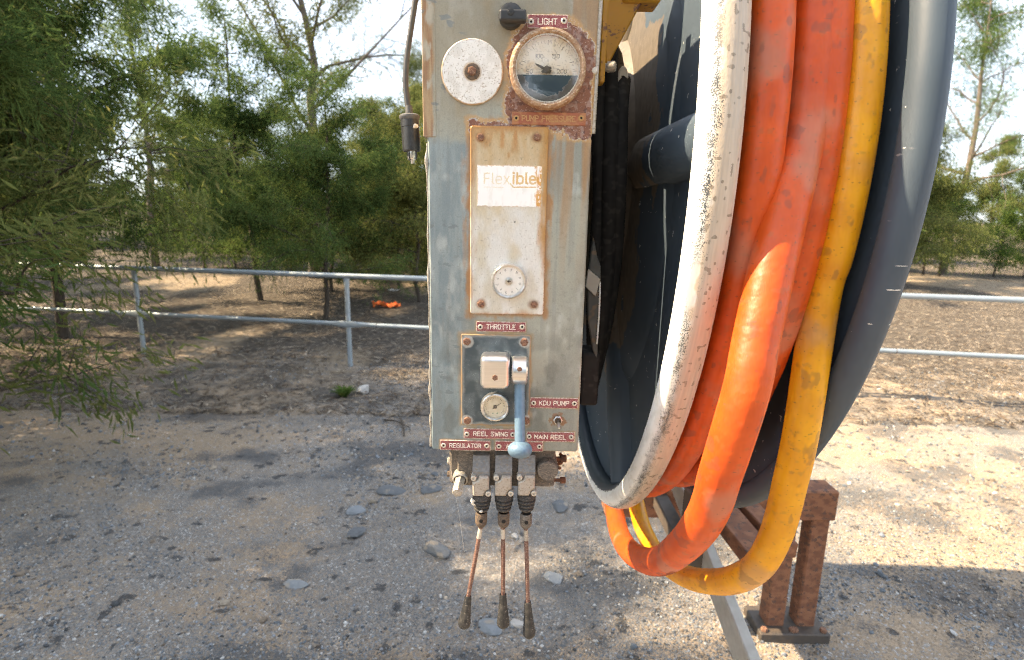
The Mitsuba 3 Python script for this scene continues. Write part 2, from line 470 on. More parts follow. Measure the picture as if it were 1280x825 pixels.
rusty('bolt_rust', (.13, .065, .045), (.24, .12, .07), (.32, .22, .15), 420)
rusty('rod_rust', (.12, .060, .046), (.19, .098, .072), (.30, .22, .17), 300, .7)
rusty('collar_rust', (.095, .075, .06), (.165, .115, .075), (.07, .06, .055), 350)
rusty('bezel', (.28, .16, .09), (.36, .24, .15), (.50, .42, .33), 240, .55, .0004, .25)
rusty('valve_iron', (.10, .09, .08), (.16, .14, .12), (.25, .20, .15), 260, .6, .0004, .15)
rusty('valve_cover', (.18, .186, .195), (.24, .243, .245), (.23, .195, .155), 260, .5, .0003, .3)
rusty('valve_face', (.38, .34, .29), (.43, .39, .335), (.30, .235, .17), 230, .55, .0003, .2)  # brighter, warmer copy of the cover metal: sunlight painted on raised faces
rusty('boot_rubber', (.032, .031, .030), (.058, .054, .050), (.13, .115, .098), 330, .7)
mat('hand_grip', lambda p, n, uv: mix(mix((.022, .023, .024), (.05, .048, .045), smoothstep(.4, .7, fbm(p.x * 120, p.y * 120, p.z * 120))), (.22, .20, .17), smoothstep(.80, .88, noise(p.x * 520, p.y * 520, p.z * 520)) * .8), .45)
rusty('steel_white', (.40, .38, .33), (.50, .47, .42), (.28, .24, .19), 300, .4, .0003, .4)
rusty('black_rubber', (.010, .010, .011), (.016, .016, .016), (.030, .028, .026), 40, .8, .0002)
rusty('brown_dusty', (.13, .105, .075), (.19, .155, .11), (.085, .07, .055), 60, .95, .0012)
rusty('housing', (.06, .065, .065), (.09, .095, .09), (.12, .09, .06), 40, .7)


def disc_color(p, n, uv):
    x, z = p.x, p.z
    w = fbm(x * 120, z * 120, 2.0, octaves=4)
    col = mix((.79, .785, .75), (.69, .675, .63), smoothstep(.4, .65, w))
    col = mix(col, (.34, .27, .19), smoothstep(.77, .86, noise(x * 900, z * 900, 8.0)) * .75)
    e = -circd(x, z, DISC, DISC_R)
    col = mix(col, (.42, .27, .13), smoothstep(.0022, .0, e + (w - .5) * .004 + dr.maximum(z - DISC[1], 0) * .03) * .9)
    q = circd(x, z, DISC, .0105)
    return mix(col, (.45, .33, .20), smoothstep(.003, .0, q + (w - .5) * .003) * .6)


mat('disc_white', disc_color, .5, .15, bump=lambda p, n, uv: noise(p.x * 700, p.z * 700), bscale=.00015)


def label_color(p, n, uv):
    w = fbm(p.x * 200, p.z * 200, 3.0, octaves=3)
    col = mix((.22, .055, .062), (.29, .10, .10), smoothstep(.3, .75, w))
    return mix(col, (.42, .26, .24), smoothstep(.70, .82, noise(p.x * 1300, p.z * 1300)) * .6)


mat('label_maroon', label_color, .5, bump=lambda p, n, uv: noise(p.x * 800, p.z * 800), bscale=.0001)
mat('label_edge', lambda p, n, uv: mix((.55, .48, .42), (.38, .26, .20), smoothstep(.4, .6, noise(p.x * 500, p.z * 500))), .6)


def label_rust(p, n, uv):
    w = fbm(p.x * 160, p.z * 160, 3.0, octaves=4)
    return mix((.29, .10, .055), (.36, .17, .08), smoothstep(.35, .65, w))


mat('label_rust', label_rust, .7, bump=lambda p, n, uv: fbm(p.x * 400, p.z * 400, 1.0), bscale=.0003)
mat('cream', (.74, .69, .60), .6)
mat('engraved_gold', (.40, .24, .10), .7)
mat('rivet', lambda p, n, uv: mix((.66, .63, .56), (.45, .40, .33), noise(p.x * 900, p.z * 900)), .4, .3)
mat('hole', (.012, .011, .010), .8)
mat('black_plastic', lambda p, n, uv: mix((.018, .020, .022), (.04, .042, .045), fbm(p.x * 180, p.y * 180, p.z * 180)), .38)
mat('aluminium', lambda p, n, uv: mix((.80, .80, .81), (.66, .66, .67), fbm(p.x * 60, p.y * 60, p.z * 900)), .24, .92, bump=lambda p, n, uv: noise(p.x * 90, p.y * 90, p.z * 2600), bscale=.00005)
mat('chrome', lambda p, n, uv: mix((.66, .66, .66), (.40, .38, .34), smoothstep(.5, .75, fbm(p.x * 260, p.y * 260, p.z * 260))), .2, .9)
mat('lever_blue', lambda p, n, uv: mix((.165, .26, .355), (.115, .19, .27), fbm(p.x * 240, p.y * 240, p.z * 240)), .42, .2, bump=lambda p, n, uv: noise(p.x * 700, p.y * 700, p.z * 700), bscale=.0001)


def gauge_face(p, n, uv):
    x, z = p.x, p.z
    w = fbm(x * 90, z * 90, 5.0, octaves=4)
    col = mix((.74, .70, .60), (.66, .60, .49), w)
    low = smoothstep(.016, .0, z - GAUGE_LINE + (w - .5) * .03)
    col = mix(col, (.60, .44, .26), low * smoothstep(.3, .6, fbm(x * 160, z * 160, 9.0)) * .8)
    return mix(col, (.30, .27, .23), smoothstep(.72, .80, noise(x * 620, z * 620, 3.0)) * .5)


GAUGE_LINE = 1.7730
mat('gauge_face', gauge_face, .6)


def gauge_liquid(p, n, uv):
    x, z = p.x, p.z
    r = dr.sqrt(dr.square(x - GAUGE[0]) + dr.square(z - GAUGE[1]))
    w = (fbm(x * 220, z * 220, 2.0, octaves=3) - .5) * .010
    crust = smoothstep(.0312, .0326, r + w)
    rim = smoothstep(.0010, .0, dr.abs(r + w - .0318))
    col = mix((.022, .042, .058), mix((.055, .055, .055), (.10, .085, .07), fbm(x * 300, z * 300, 4.0)), crust)
    return mix(col, (.26, .25, .23), rim * .55)


mat('gauge_liquid', gauge_liquid, .35)
mat('ink', (.05, .045, .04), .7)
mat('ink_gauge', (.13, .11, .09), .7)
mat('ink_faded', (.30, .25, .19), .7)
mat('timer_white', lambda p, n, uv: mix((.76, .74, .69), (.66, .63, .57), fbm(p.x * 300, p.z * 300, 2.0)), .5)
mat('dial_cream', lambda p, n, uv: mix((.66, .60, .47), (.55, .46, .31), fbm(p.x * 300, p.z * 300, 2.0)), .5)
mat('green_print', (.12, .26, .14), .6)
scene['mat_glass'] = {'type': 'thindielectric', 'int_ior': 1.5}


def sticker_color(p, n, uv):
    x, z = p.x, p.z
    w = fbm(x * 260, z * 90, 3.0, octaves=4)
    col = mix((.88, .885, .88), (.80, .80, .78), smoothstep(.5, .8, w))
    pe = STICK[1] - x
    col = mix(col, (.62, .34, .10), smoothstep(.0095, .002, pe + (w - .5) * .022) * smoothstep(.3, .45, fbm(x * 500, z * 500, 7.0)))
    ed = -rectd(x, z, STICK)
    return mix(col, (.50, .36, .20), smoothstep(.0012, .0, ed + (w - .55) * .004) * .7)


STICK = (-0.0498, 0.0361, 1.6098, 1.6629)
mat('sticker', sticker_color, .45)
mat('orange_print', lambda p, n, uv: mix((.62, .40, .14), (.70, .56, .34), fbm(p.x * 300, p.z * 300, 2.0)), .6)
mat('orange_print_faded', lambda p, n, uv: mix((.74, .63, .42), (.80, .76, .66), fbm(p.x * 300, p.z * 300, 2.0)), .6)

# reel
RC, RR, RT = np.array([0.24, 1.479, 1.70]), 0.80, 0.0272


def rim_color(p, n, uv):
    dx = p.x - RC[0]
    d = dr.sqrt(dr.square(p.y - RC[1]) + dr.square(p.z - RC[2])) - RR
    ph = dr.atan2(d, -dx)  # 0 = left side, + = outwards
    th = dr.atan2(p.z - RC[2], p.y - RC[1]) * RR
    w = fbm(th * 60, ph * 3.0, 2.0, octaves=4)
    w1 = fbm(th * 9, ph * 1.0, 8.0, octaves=3)
    fine = noise(th * 1100, ph * 30, 3.0)
    worn = smoothstep(.80, 1.25, ph + (w1 - .5) * .8)
    col = mix((.78, .78, .76), (.70, .69, .65), smoothstep(.5, .75, w))
    spk = smoothstep(.50, .60, fine * .6 + w * .4 + (.10 - dr.abs(ph - 1.0 - (w1 - .5) * .4) * .85))
    band = smoothstep(.30, .12, dr.abs(ph - 1.0 - (w1 - .5) * .4) + (w - .5) * .25)
    col = mix(col, (.36, .37, .37), band * .7)
    col = mix(col, mix((.55, .47, .38), (.45, .375, .29), fbm(th * 40, ph * 12, 5.0)), smoothstep(1.00, 1.22, ph + (w - .5) * .5))  # beige outer side: shade on the tube put into the paint
    col = mix(col, (.045, .055, .065), spk * smoothstep(.25, .5, w1) * .95)
    pit = smoothstep(.80, .86, noise(th * 160, ph * 5, 9.0)) * worn
    col = mix(col, (.20, .16, .12), pit * .8)
    groove = smoothstep(.52, .75, noise(th * 6, ph * 24, 4.0)) * worn
    col = mix(col, (.40, .36, .31), groove * .35)
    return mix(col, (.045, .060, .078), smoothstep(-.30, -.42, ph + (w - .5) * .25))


mat('rim', rim_color, .42, bump=lambda p, n, uv: fbm(p.x * 300, p.y * 300, p.z * 300, octaves=2), bscale=.0004)


def flange_color(p, n, uv):
    y, z = p.y - RC[1], p.z - RC[2]
    r = dr.sqrt(dr.square(y) + dr.square(z))
    w = fbm(y * 14, z * 14, 3.0, octaves=4)
    w2 = fbm(y * 90, z * 90, 5.0, octaves=3)
    col = mix((.044, .066, .092), (.062, .086, .114), w)
    # chalky scuffs and chips down to primer
    col = mix(col, (.30, .31, .31), smoothstep(.86, .92, noise(y * 60, z * 260, 4.0) * .7 + w2 * .3) * .6)
    col = mix(col, (.55, .55, .53), smoothstep(.87, .90, noise(y * 130, z * 130, 7.0) * .75 + w2 * .25 + (w - .5) * .12))
    # caked dust towards the hub, with a ragged outline
    dust = smoothstep(.008, -.008, r - .46 + (w - .5) * .20 + (w2 - .5) * .05)
    return mix(col, mix((.105, .085, .062), (.165, .135, .10), w2), dust * .9)


mat('flange', flange_color, .55, bump=lambda p, n, uv: fbm(p.y * 9, p.z * 9, 2.0, octaves=2), bscale=.004, beps=2e-3)


def hose_fn(a, b, c):
    def fn(p, n, uv):
        w = fbm(p.x * 30, p.y * 30, p.z * 30, octaves=4)
        col = mix(a, b, smoothstep(.3, .7, w))
        col = mix(col, c, smoothstep(.60, .78, fbm(p.x * 110, p.y * 110, p.z * 110, octaves=3)) * .5)
        col = mix(col, (.36, .25, .18), smoothstep(.56, .74, fbm(p.x * 14, p.y * 14, p.z * 9, octaves=4)) * .38)
        col = mix(col, (.09, .05, .04), smoothstep(.64, .72, fbm(p.x * 70, p.y * 22, p.z * 34, octaves=3)) * .35)
        return mix(col, (.10, .06, .04), smoothstep(.86, .91, noise(p.x * 260, p.y * 260, p.z * 260)) * .4)
    return fn


mat('hose_orange', hose_fn((.60, .085, .007), (.52, .068, .006), (.42, .10, .025)), .46, bump=lambda p, n, uv: fbm(p.x * 120, p.y * 120, p.z * 120, octaves=2), bscale=.0008)
mat('hose_yellow', hose_fn((.74, .35, .008), (.66, .29, .008), (.46, .23, .03)), .38, bump=lambda p, n, uv: fbm(p.x * 120, p.y * 120, p.z * 120, octaves=2), bscale=.0008)


def yellow_paint(p, n, uv):
    w = fbm(p.x * 26, p.y * 26, p.z * 26, octaves=4)
    fine = fbm(p.x * 170, p.y * 170, p.z * 170, octaves=3)
    col = mix((.62, .31, .025), (.52, .25, .03), w)
    col = mix(col, (.20, .09, .05), smoothstep(.58, .66, w * .55 + fine * .45))
    return col


mat('hose_print', lambda p, n, uv: mix((.16, .05, .02), (.40, .075, .012), fbm(p.x * 200, p.y * 200, p.z * 200)), .6)
mat('yellow_paint', yellow_paint, .45, bump=lambda p, n, uv: fbm(p.x * 170, p.y * 170, p.z * 170, octaves=3), bscale=.0006)
mat('white_paint', lambda p, n, uv: mix((.74, .75, .75), (.60, .60, .58), smoothstep(.5, .8, fbm(p.x * 8, p.y * 8, p.z * 8, octaves=4))), .35)
mat('dark_steel', lambda p, n, uv: mix((.05, .05, .05), (.10, .075, .055), fbm(p.x * 60, p.y * 60, p.z * 60)), .6)
mat('grey_steel', lambda p, n, uv: mix((.42, .42, .39), (.30, .29, .26), fbm(p.x * 50, p.y * 50, p.z * 50, octaves=4)), .55, .2)
rusty('brown_beam', (.16, .07, .04), (.24, .11, .06), (.10, .06, .045), 40, .85)


def galv_color(p, n, uv):
    c, s, r = voronoi(p.x * 70 + p.z * 40, p.z * 70 + p.y * 40)
    w = fbm(p.x * 12, p.y * 12, p.z * 12, octaves=3)
    return mix((.27, .33, .38), (.36, .42, .46), r * .5 + w * .5)


mat('galvanised', galv_color, .42, .35)
mat('cloth_orange', lambda p, n, uv: mix((.86, .24, .07), (.74, .18, .045), fbm(p.x * 60, p.y * 60, p.z * 60)), .9)
mat('litter_white', (.72, .71, .68), .8)


# ground: crushed grey stone and asphalt crumbs bedded in tan dust
def ground_color(p, n, uv):
    x, y = p.x, p.y
    big = fbm(x * .9, y * 1.3, 3.0, octaves=4)
    mid = fbm(x * 4.5, y * 6.0, 7.0, octaves=4)
    d1, d2, rid = voronoi(x * 140, y * 140)
    far = smoothstep(3.9, 6.3, y + (mid - .5) * 3.2 + (rid - .5) * .5)
    e1, e2, rid2 = voronoi(x * 34 + 5, y * 34 + 9)
    dust = mix((.35, .265, .18), (.25, .20, .15), fbm(x * 60, y * 60, 6.0))
    stone = mix((.080, .094, .108), (.205, .222, .235), rid)
    stone = mix(stone, (.30, .25, .20), smoothstep(.80, .9, cell_rand(x * 210, y * 210)) * .8)
    fin = noise(x * 260, y * 260, 2.0)
    m = smoothstep(.43, .61, big * .55 + mid * .32 + .13 * fbm(x * 26, y * 26, 1.0) + (rid - .5) * .14 + (fin - .5) * .22)
    stone = mix(stone, dust, smoothstep(.34, .62, d1) * .5)
    col = mix(dust, stone, m * .86 + .06)
    col = mix(col, (.40, .40, .39), smoothstep(.93, .96, rid) * .8)
    col = mix(col, (.050, .058, .068), smoothstep(.55, .72, fbm(x * 3.1, y * 4.2, 12.0, octaves=5) + (rid - .5) * .16) * .65)
    col = mix(col, (.035, .038, .042), smoothstep(.70, .78, fbm(x * 13, y * 15, 22.0, octaves=4) + (rid - .5) * .08) * .8)
    # beyond the barrier: leaf mould over sandy soil
    mould = mix((.052, .046, .040), (.105, .09, .074), fbm(x * 16, y * 16, 4.0, octaves=4))
    sand = mix((.29, .235, .17), (.235, .185, .13), mid)
    f = mix(mould, sand, smoothstep(.46, .60, fbm(x * .55, y * .35, 9.0, octaves=3) - .17 + smoothstep(8.0, 11.0, y) * .26 - smoothstep(13.0, 18.0, y) * .25))
    f = mix(f, (.36, .31, .25), smoothstep(.90, .95, rid2) * .6)
    return mix(col, f, far) * (.75 + .5 * noise(x * 420, y * 420))


def ground_bump(p, n, uv):
    d1, d2, rid = voronoi(p.x * 95, p.y * 95)
    return smoothstep(.55, .1, d1) * rid * .9 + fbm(p.x * 40, p.y * 40, 3.0, octaves=3) * 1.2


mat('ground', ground_color, .9, spec=.25, bump=ground_bump, bscale=.006, beps=1.5e-3)
scene['mat_stones'] = {'type': 'twosided', 'bsdf': {'type': 'principled', 'base_color': {'type': 'mesh_attribute', 'name': 'vertex_color'}, 'roughness': .8, 'specular': .35}}
scene['mat_litter'] = {'type': 'twosided', 'bsdf': {'type': 'diffuse', 'reflectance': {'type': 'mesh_attribute', 'name': 'vertex_color'}}}


def rock_color(a, b):
    return lambda p, n, uv: mix(mix(a, b, fbm(p.x * 60, p.y * 60, p.z * 60, octaves=4)), (.33, .27, .20), smoothstep(.55, .7, fbm(p.x * 25, p.y * 25, p.z * 25 + 3)) * .6)


mat('rock_blue', rock_color((.14, .16, .18), (.24, .26, .28)), .75, bump=lambda p, n, uv: fbm(p.x * 160, p.y * 160, p.z * 160), bscale=.002)
mat('rock_dark', rock_color((.08, .088, .098), (.15, .16, .17)), .8, bump=lambda p, n, uv: fbm(p.x * 160, p.y * 160, p.z * 160), bscale=.002)
mat('rock_pale', rock_color((.36, .35, .33), (.46, .44, .41)), .8, bump=lambda p, n, uv: fbm(p.x * 160, p.y * 160, p.z * 160), bscale=.002)


def leaf(name, a, b, c, trans=.9):
    def fn(p, n, uv):
        w = fbm(p.x * 2.2, p.y * 2.2, p.z * 2.2, octaves=3)
        return mix(mix(a, b, smoothstep(.35, .65, w)), c, smoothstep(.6, .9, noise(p.x * 21, p.y * 21, p.z * 21)))
    scene['mat_' + name] = {'type': 'principledthin', 'base_color': proc(fn), 'roughness': .55, 'diff_trans': trans, 'spec_trans': 0.0, 'eta': 1.4}


leaf('leaf_dark', (.085, .140, .045), (.125, .180, .055), (.20, .23, .08))
leaf('leaf_olive', (.135, .165, .055), (.18, .205, .065), (.27, .26, .10))
leaf('leaf_bright', (.09, .15, .035), (.13, .19, .05), (.20, .23, .06))
mat('bark', lambda p, n, uv: mix((.10, .082, .066), (.19, .16, .13), fbm(p.x * 40, p.y * 40, p.z * 9, octaves=3)), .95)
mat('bark_dark', lambda p, n, uv: mix((.045, .035, .028), (.085, .07, .055), fbm(p.x * 40, p.y * 40, p.z * 9, octaves=3)), .95)

# ------------------------------------------------------------------ ground
rng = np.random.default_rng(7)


def gheight(x, y):
    x, y = np.asarray(x, float), np.asarray(y, float)
    p = np.stack([x * .9, y * .9, x * 0 + 2.5], -1)
    q = np.stack([x * 5, y * 5, x * 0 + 1.5], -1)
    h = (meshkit.fbm(p, 3, 3) - .5) * .07 + (meshkit.fbm(q, 3, 5) - .5) * .035
    back = np.clip((y - 7) / 20, 0, 1)
    return h + back * .35


def spaced(a, b, fine0, fine1, step, grow=1.18):
    out = list(np.arange(fine0, fine1 + step / 2, step))
    s = step
    while out[-1] < b:
        s *= grow
        out.append(min(out[-1] + s, b))
    s = step
    while out[0] > a:
        s *= grow
        out.insert(0, max(out[0] - s, a))
    return np.array(out)


gx, gy = spaced(-400, 400, -4.5, 4.5, .035), spaced(-300, 600, .6, 9.0, .035)
X, Y = np.meshgrid(gx, gy, indexing='ij')
Zg = gheight(X, Y)
nx, ny = X.shape
ii, jj = np.meshgrid(np.arange(nx - 1), np.arange(ny - 1), indexing='ij')
q = np.stack([ii * ny + jj, (ii + 1) * ny + jj, (ii + 1) * ny + jj + 1, ii * ny + jj + 1], -1).reshape(-1, 4)
struct('ground', trimesh.Trimesh(np.stack([X, Y, Zg], -1).reshape(-1, 3), np.vstack([q[:, [0, 1, 2]], q[:, [0, 2, 3]]]), process=False), 'mat_ground', smooth=True)


def stones(n, xs, ys, smin, smax, cols, seed, flat=.6, sink=.25):
    g = np.random.default_rng(seed)
    ico = trimesh.creation.icosahedron()
    bv, bf = np.asarray(ico.vertices), np.asarray(ico.faces)
    x, y = xs(g, n), ys(g, n)
    s = smin * (smax / smin) ** (g.random(n) ** 2.2)
    sc = s[:, None] * np.stack([g.uniform(.7, 1.35, n), g.uniform(.6, 1.1, n), g.uniform(.35, .9, n) * flat / .6], -1)
    v = bv[None] * g.uniform(.72, 1.2, (n, len(bv), 1)) * sc[:, None]
    a = g.uniform(0, 2 * PI, n)
    tl = g.normal(0, .3, n)
    v = np.stack([v[..., 0] * np.cos(tl)[:, None] - v[..., 2] * np.sin(tl)[:, None], v[..., 1], v[..., 0] * np.sin(tl)[:, None] + v[..., 2] * np.cos(tl)[:, None]], -1)
    v = np.stack([v[..., 0] * np.cos(a)[:, None] - v[..., 1] * np.sin(a)[:, None], v[..., 0] * np.sin(a)[:, None] + v[..., 1] * np.cos(a)[:, None], v[..., 2]], -1)
    v += np.stack([x, y, gheight(x, y) + sc[:, 2] * (1 - 2 * sink) * .6], -1)[:, None]
    f = bf[None] + (np.arange(n) * len(bv))[:, None, None]
    c = np.asarray(cols)[g.integers(0, len(cols), n)] * g.uniform(.7, 1.3, (n, 1))
    return trimesh.Trimesh(v.reshape(-1, 3), f.reshape(-1, 3), process=False), np.repeat(c, len(bv), 0)


GREYS = [(.085, .10, .115), (.12, .14, .16), (.165, .185, .21), (.21, .23, .255), (.24, .21, .175), (.31, .265, .21), (.17, .185, .20), (.12, .135, .15), (.07, .075, .08), (.38, .38, .37), (.16, .13, .10)]
near_y = lambda g, n: 1.35 + 3.9 * g.random(n) ** 1.25


def fan_x(g, n):
    return g.uniform(-1, 1, n)


def gravel(n, y0, y1, pw, smin, smax, seed):
    g0 = np.random.default_rng(seed + 99)
    yy = y0 + (y1 - y0) * g0.random(n) ** pw
    xx = g0.uniform(-1, 1, n) * (yy * 1.02 + .3)
    keep = meshkit.fbm(np.stack([xx * 1.3, yy * 1.8, xx * 0], -1), 3, 11) + g0.normal(0, .06, n) > .47
    xx, yy = xx[keep], yy[keep]
    return stones(len(xx), lambda g, m: xx, lambda g, m: yy, smin, smax, GREYS, seed)


ms, cs = zip(gravel(60000, 1.3, 3.2, 1.0, .0020, .0085, 1), gravel(22000, 3.0, 6.2, 1.0, .004, .014, 2), gravel(600, 1.4, 4.8, .9, .009, .024, 3))
struct('gravel', cat(ms), 'mat_stones', 'stuff', 'grey crushed gravel loose on the dusty ground', color=np.vstack(cs))


def litter(n, seed):
    """Fallen twigs, bark strips and dry leaves: thin bent slivers lying on the ground."""
    g = np.random.default_rng(seed)
    y = 4.1 + 10.0 * g.random(n) ** 1.3
    x = g.uniform(-1, 1, n) * (y * 1.0)
    L = g.uniform(.03, .12, n) * np.where(g.random(n) < .06, 2.6, 1)
    wd = g.uniform(.004, .014, n)
    a = g.uniform(0, PI, n)
    h = gheight(x, y) + g.uniform(.002, .03, n)
    d = np.stack([np.cos(a), np.sin(a), g.normal(0, .18, n)], -1)
    s = np.stack([-np.sin(a), np.cos(a), g.normal(0, .3, n)], -1)
    c = np.stack([x, y, h], -1)
    v = np.stack([c - d * L[:, None] / 2, c + s * wd[:, None] / 2 + [0, 0, .004], c + d * L[:, None] / 2, c - s * wd[:, None] / 2 + [0, 0, .004]], 1)
    k = (np.arange(n) * 4)[:, None, None]
    f = np.array([[[0, 3, 1], [3, 2, 1]]]) + k
    cols = np.array([(.09, .065, .048), (.14, .105, .075), (.22, .175, .125), (.34, .29, .23), (.06, .05, .042), (.16, .145, .125)])
    return trimesh.Trimesh(v.reshape(-1, 3), f.reshape(-1, 3), process=False), np.repeat(cols[g.integers(0, 6, n)] * g.uniform(.7, 1.3, (n, 1)), 4, 0)


lm, lc = litter(42000, 5)
struct('leaf_litter', lm, 'mat_litter', 'stuff', 'dry twigs bark and leaves strewn beyond the rail', color=lc)


def rock(seed, size, flat=.55, jag=.28):
    s = trimesh.creation.icosphere(3)
    v = np.asarray(s.vertices).copy()
    v *= 1 + jag * (meshkit.fbm(v * 1.6 + seed * 7.3, 3, seed) - .5)[:, None] * 2
    g = np.random.default_rng(seed)
    for _ in range(7):  # fracture planes
        d = g.normal(size=3)
        d /= np.linalg.norm(d)
        k = v @ d
        v -= np.maximum(k - g.uniform(.55, .85), 0)[:, None] * d
    v *= np.array([size * g.uniform(.9, 1.4), size * g.uniform(.7, 1.0), size * flat])
    return moved(trimesh.Trimesh(v, s.faces, process=False), g.uniform(0, 6.3))


for i, (gp, size, m, lab, fl) in enumerate((
        ((-0.065, 1.866), .058, 'mat_rock_blue', 'flat blue-grey broken stone below the left and middle lever grips', .32),
        ((0.046, 1.890), .032, 'mat_rock_pale', 'small pale stone just right of the stone below the lever grips', .5),
        ((-1.327, 4.686), .075, 'mat_rock_pale', 'pale grey angular stone beside the green weed', .7),
        ((-0.832, 2.689), .055, 'mat_rock_blue', 'blue-grey stone lying alone left of the levers', .35),
        ((-0.685, 2.912), .075, 'mat_rock_dark', 'wide dark flat stone on the tan dust left of the panel bottom', .25),
        ((-0.456, 2.911), .055, 'mat_rock_dark', 'dark flat stone just left of the valve block', .3),
        ((-0.348, 2.344), .06, 'mat_rock_dark', 'dark crumbly asphalt lump left of the rods', .55),
        ((-0.768, 2.479), .05, 'mat_rock_dark', 'dark asphalt crumb in front of the lone blue-grey stone', .5),
        ((-0.921, 2.091), .045, 'mat_rock_blue', 'blue-grey stone at the left, nearest the left edge of the gravel strip', .4),
        ((0.035, 2.482), .026, 'mat_rock_pale', 'small white stone between the middle and right lever rods', .6),
        ((0.285, 2.759), .06, 'mat_rock_dark', 'dark flat stone right of the right lever boot', .3),
        ((0.211, 2.170), .05, 'mat_rock_blue', 'blue-grey flat stone right of the right lever rod', .3))):
    k = single('stone', moved(rock(i + 3, size, fl), at=(gp[0], gp[1], float(gheight(gp[0], gp[1])) + size * fl * .25)), m, lab, 'stone', smooth=25)

# a fallen forked twig, a small weed, litter beyond the rail
tw = thing('fallen_twig', 'dark forked dead twig lying on the tan dust', 'twig')
for a, b, r in (((-0.987, 4.003), (-0.756, 3.837), .008), ((-0.847, 3.993), (-0.768, 3.687), .010)):
    za, zb = float(gheight(*a)), float(gheight(*b))
    pts = [(a[0], a[1], za + .015), ((a[0] + b[0]) / 2, (a[1] + b[1]) / 2 + .01, (za + zb) / 2 + .03), (b[0], b[1], zb + .012)]
    add('branch', tube(spline(pts, 6), np.linspace(r, r * .5, 13), 7), 'mat_bark_dark', tw, 40)


def blades(n, c, h, spread, w, seed, droop=.5):
    g = np.random.default_rng(seed)
    ms = []
    for _ in range(n):
        a = g.uniform(0, 2 * PI)
        l = h * g.uniform(.5, 1.1)
        o = np.array([math.cos(a), math.sin(a), 0])
        s = np.array([-math.sin(a), math.cos(a), 0]) * w
        b = np.array([c[0], c[1], c[2]]) + o * g.uniform(0, spread * .25)
        k = g.uniform(.2, 1) * spread
        p = [b, b + o * k * .45 + [0, 0, l * .65], b + o * k + [0, 0, l * (1 - droop * .4)]]
        v = np.array([p[0] - s * .5, p[0] + s * .5, p[1] + s, p[1] - s, p[2]])
        ms.append((v, np.array([[0, 1, 2], [0, 2, 3], [3, 2, 4]])))
    return cat(ms)


wp = (-1.466, 4.547)
wd = thing('weed', 'small bright green weed growing beside the pale angular stone', 'weed')
add('leaf', blades(90, (wp[0], wp[1], float(gheight(*wp))), .11, .13, .008, 3), 'mat_leaf_bright', wd)
labels[wd + '__leaf'] = {'kind': 'stuff'}


def rag(c, size, seed, mt, lab, cat_, asp=.4):
    g = np.random.default_rng(seed)
    n = 22
    U, V = np.meshgrid(np.linspace(-1, 1, n), np.linspace(-1, 1, n), indexing='ij')
    out = 1 - .35 * np.abs(U) ** 1.5 * (.5 + .5 * np.sin(U * 2.3 + 1))
    q = np.stack([U * 2.1, V * 2.1, U * 0 + seed], -1)
    h = np.abs(meshkit.fbm(q, 3, seed) - .3) * size * 1.0
    x, y = U * size, V * size * asp * out
    v = np.stack([c[0] + x + y * .3, c[1] + y, gheight(c[0], c[1]) + .012 + h], -1).reshape(-1, 3)
    i, j = np.meshgrid(np.arange(n - 1), np.arange(n - 1), indexing='ij')
    f = np.stack([i * n + j, (i + 1) * n + j, (i + 1) * n + j + 1, i * n + j + 1], -1).reshape(-1, 4)
    low = v - [0, 0, .004]
    b = trimesh.Trimesh(np.vstack([v, low]), np.vstack([f[:, [0, 1, 2]], f[:, [0, 2, 3]], f[:, [1, 0, 2]] + n * n, f[:, [2, 0, 3]] + n * n]), process=False)
    single(cat_.replace(' ', '_'), b, mt, lab, cat_, smooth=True)


rag((-2.101, 8.999), .21, 4, 'mat_cloth_orange', 'crumpled orange rag on the leaf litter beyond the rail', 'orange rag')
rag((-5.473, 19.119), .26, 6, 'mat_litter_white', 'white scrap of paper farthest back on the sunlit soil', 'paper scrap', .5)
rag((-2.395, 10.849), .09, 8, 'mat_litter_white', 'white scrap of paper just behind the orange rag', 'paper scrap', .6)

# ------------------------------------------------------------------ pipe barrier
br = thing('pipe_barrier', 'galvanised pipe barrier with two rails on thin posts beyond the gravel', 'barrier')
RA, RD = np.array([-1.70, 5.535]), np.array([1.545, -.235])  # a point on its line and the step from post to post
RD = RD / np.linalg.norm(RD) * 2.45


def rail_pt(t, z):
    return np.array([RA[0] + RD[0] * t, RA[1] + RD[1] * t, z])


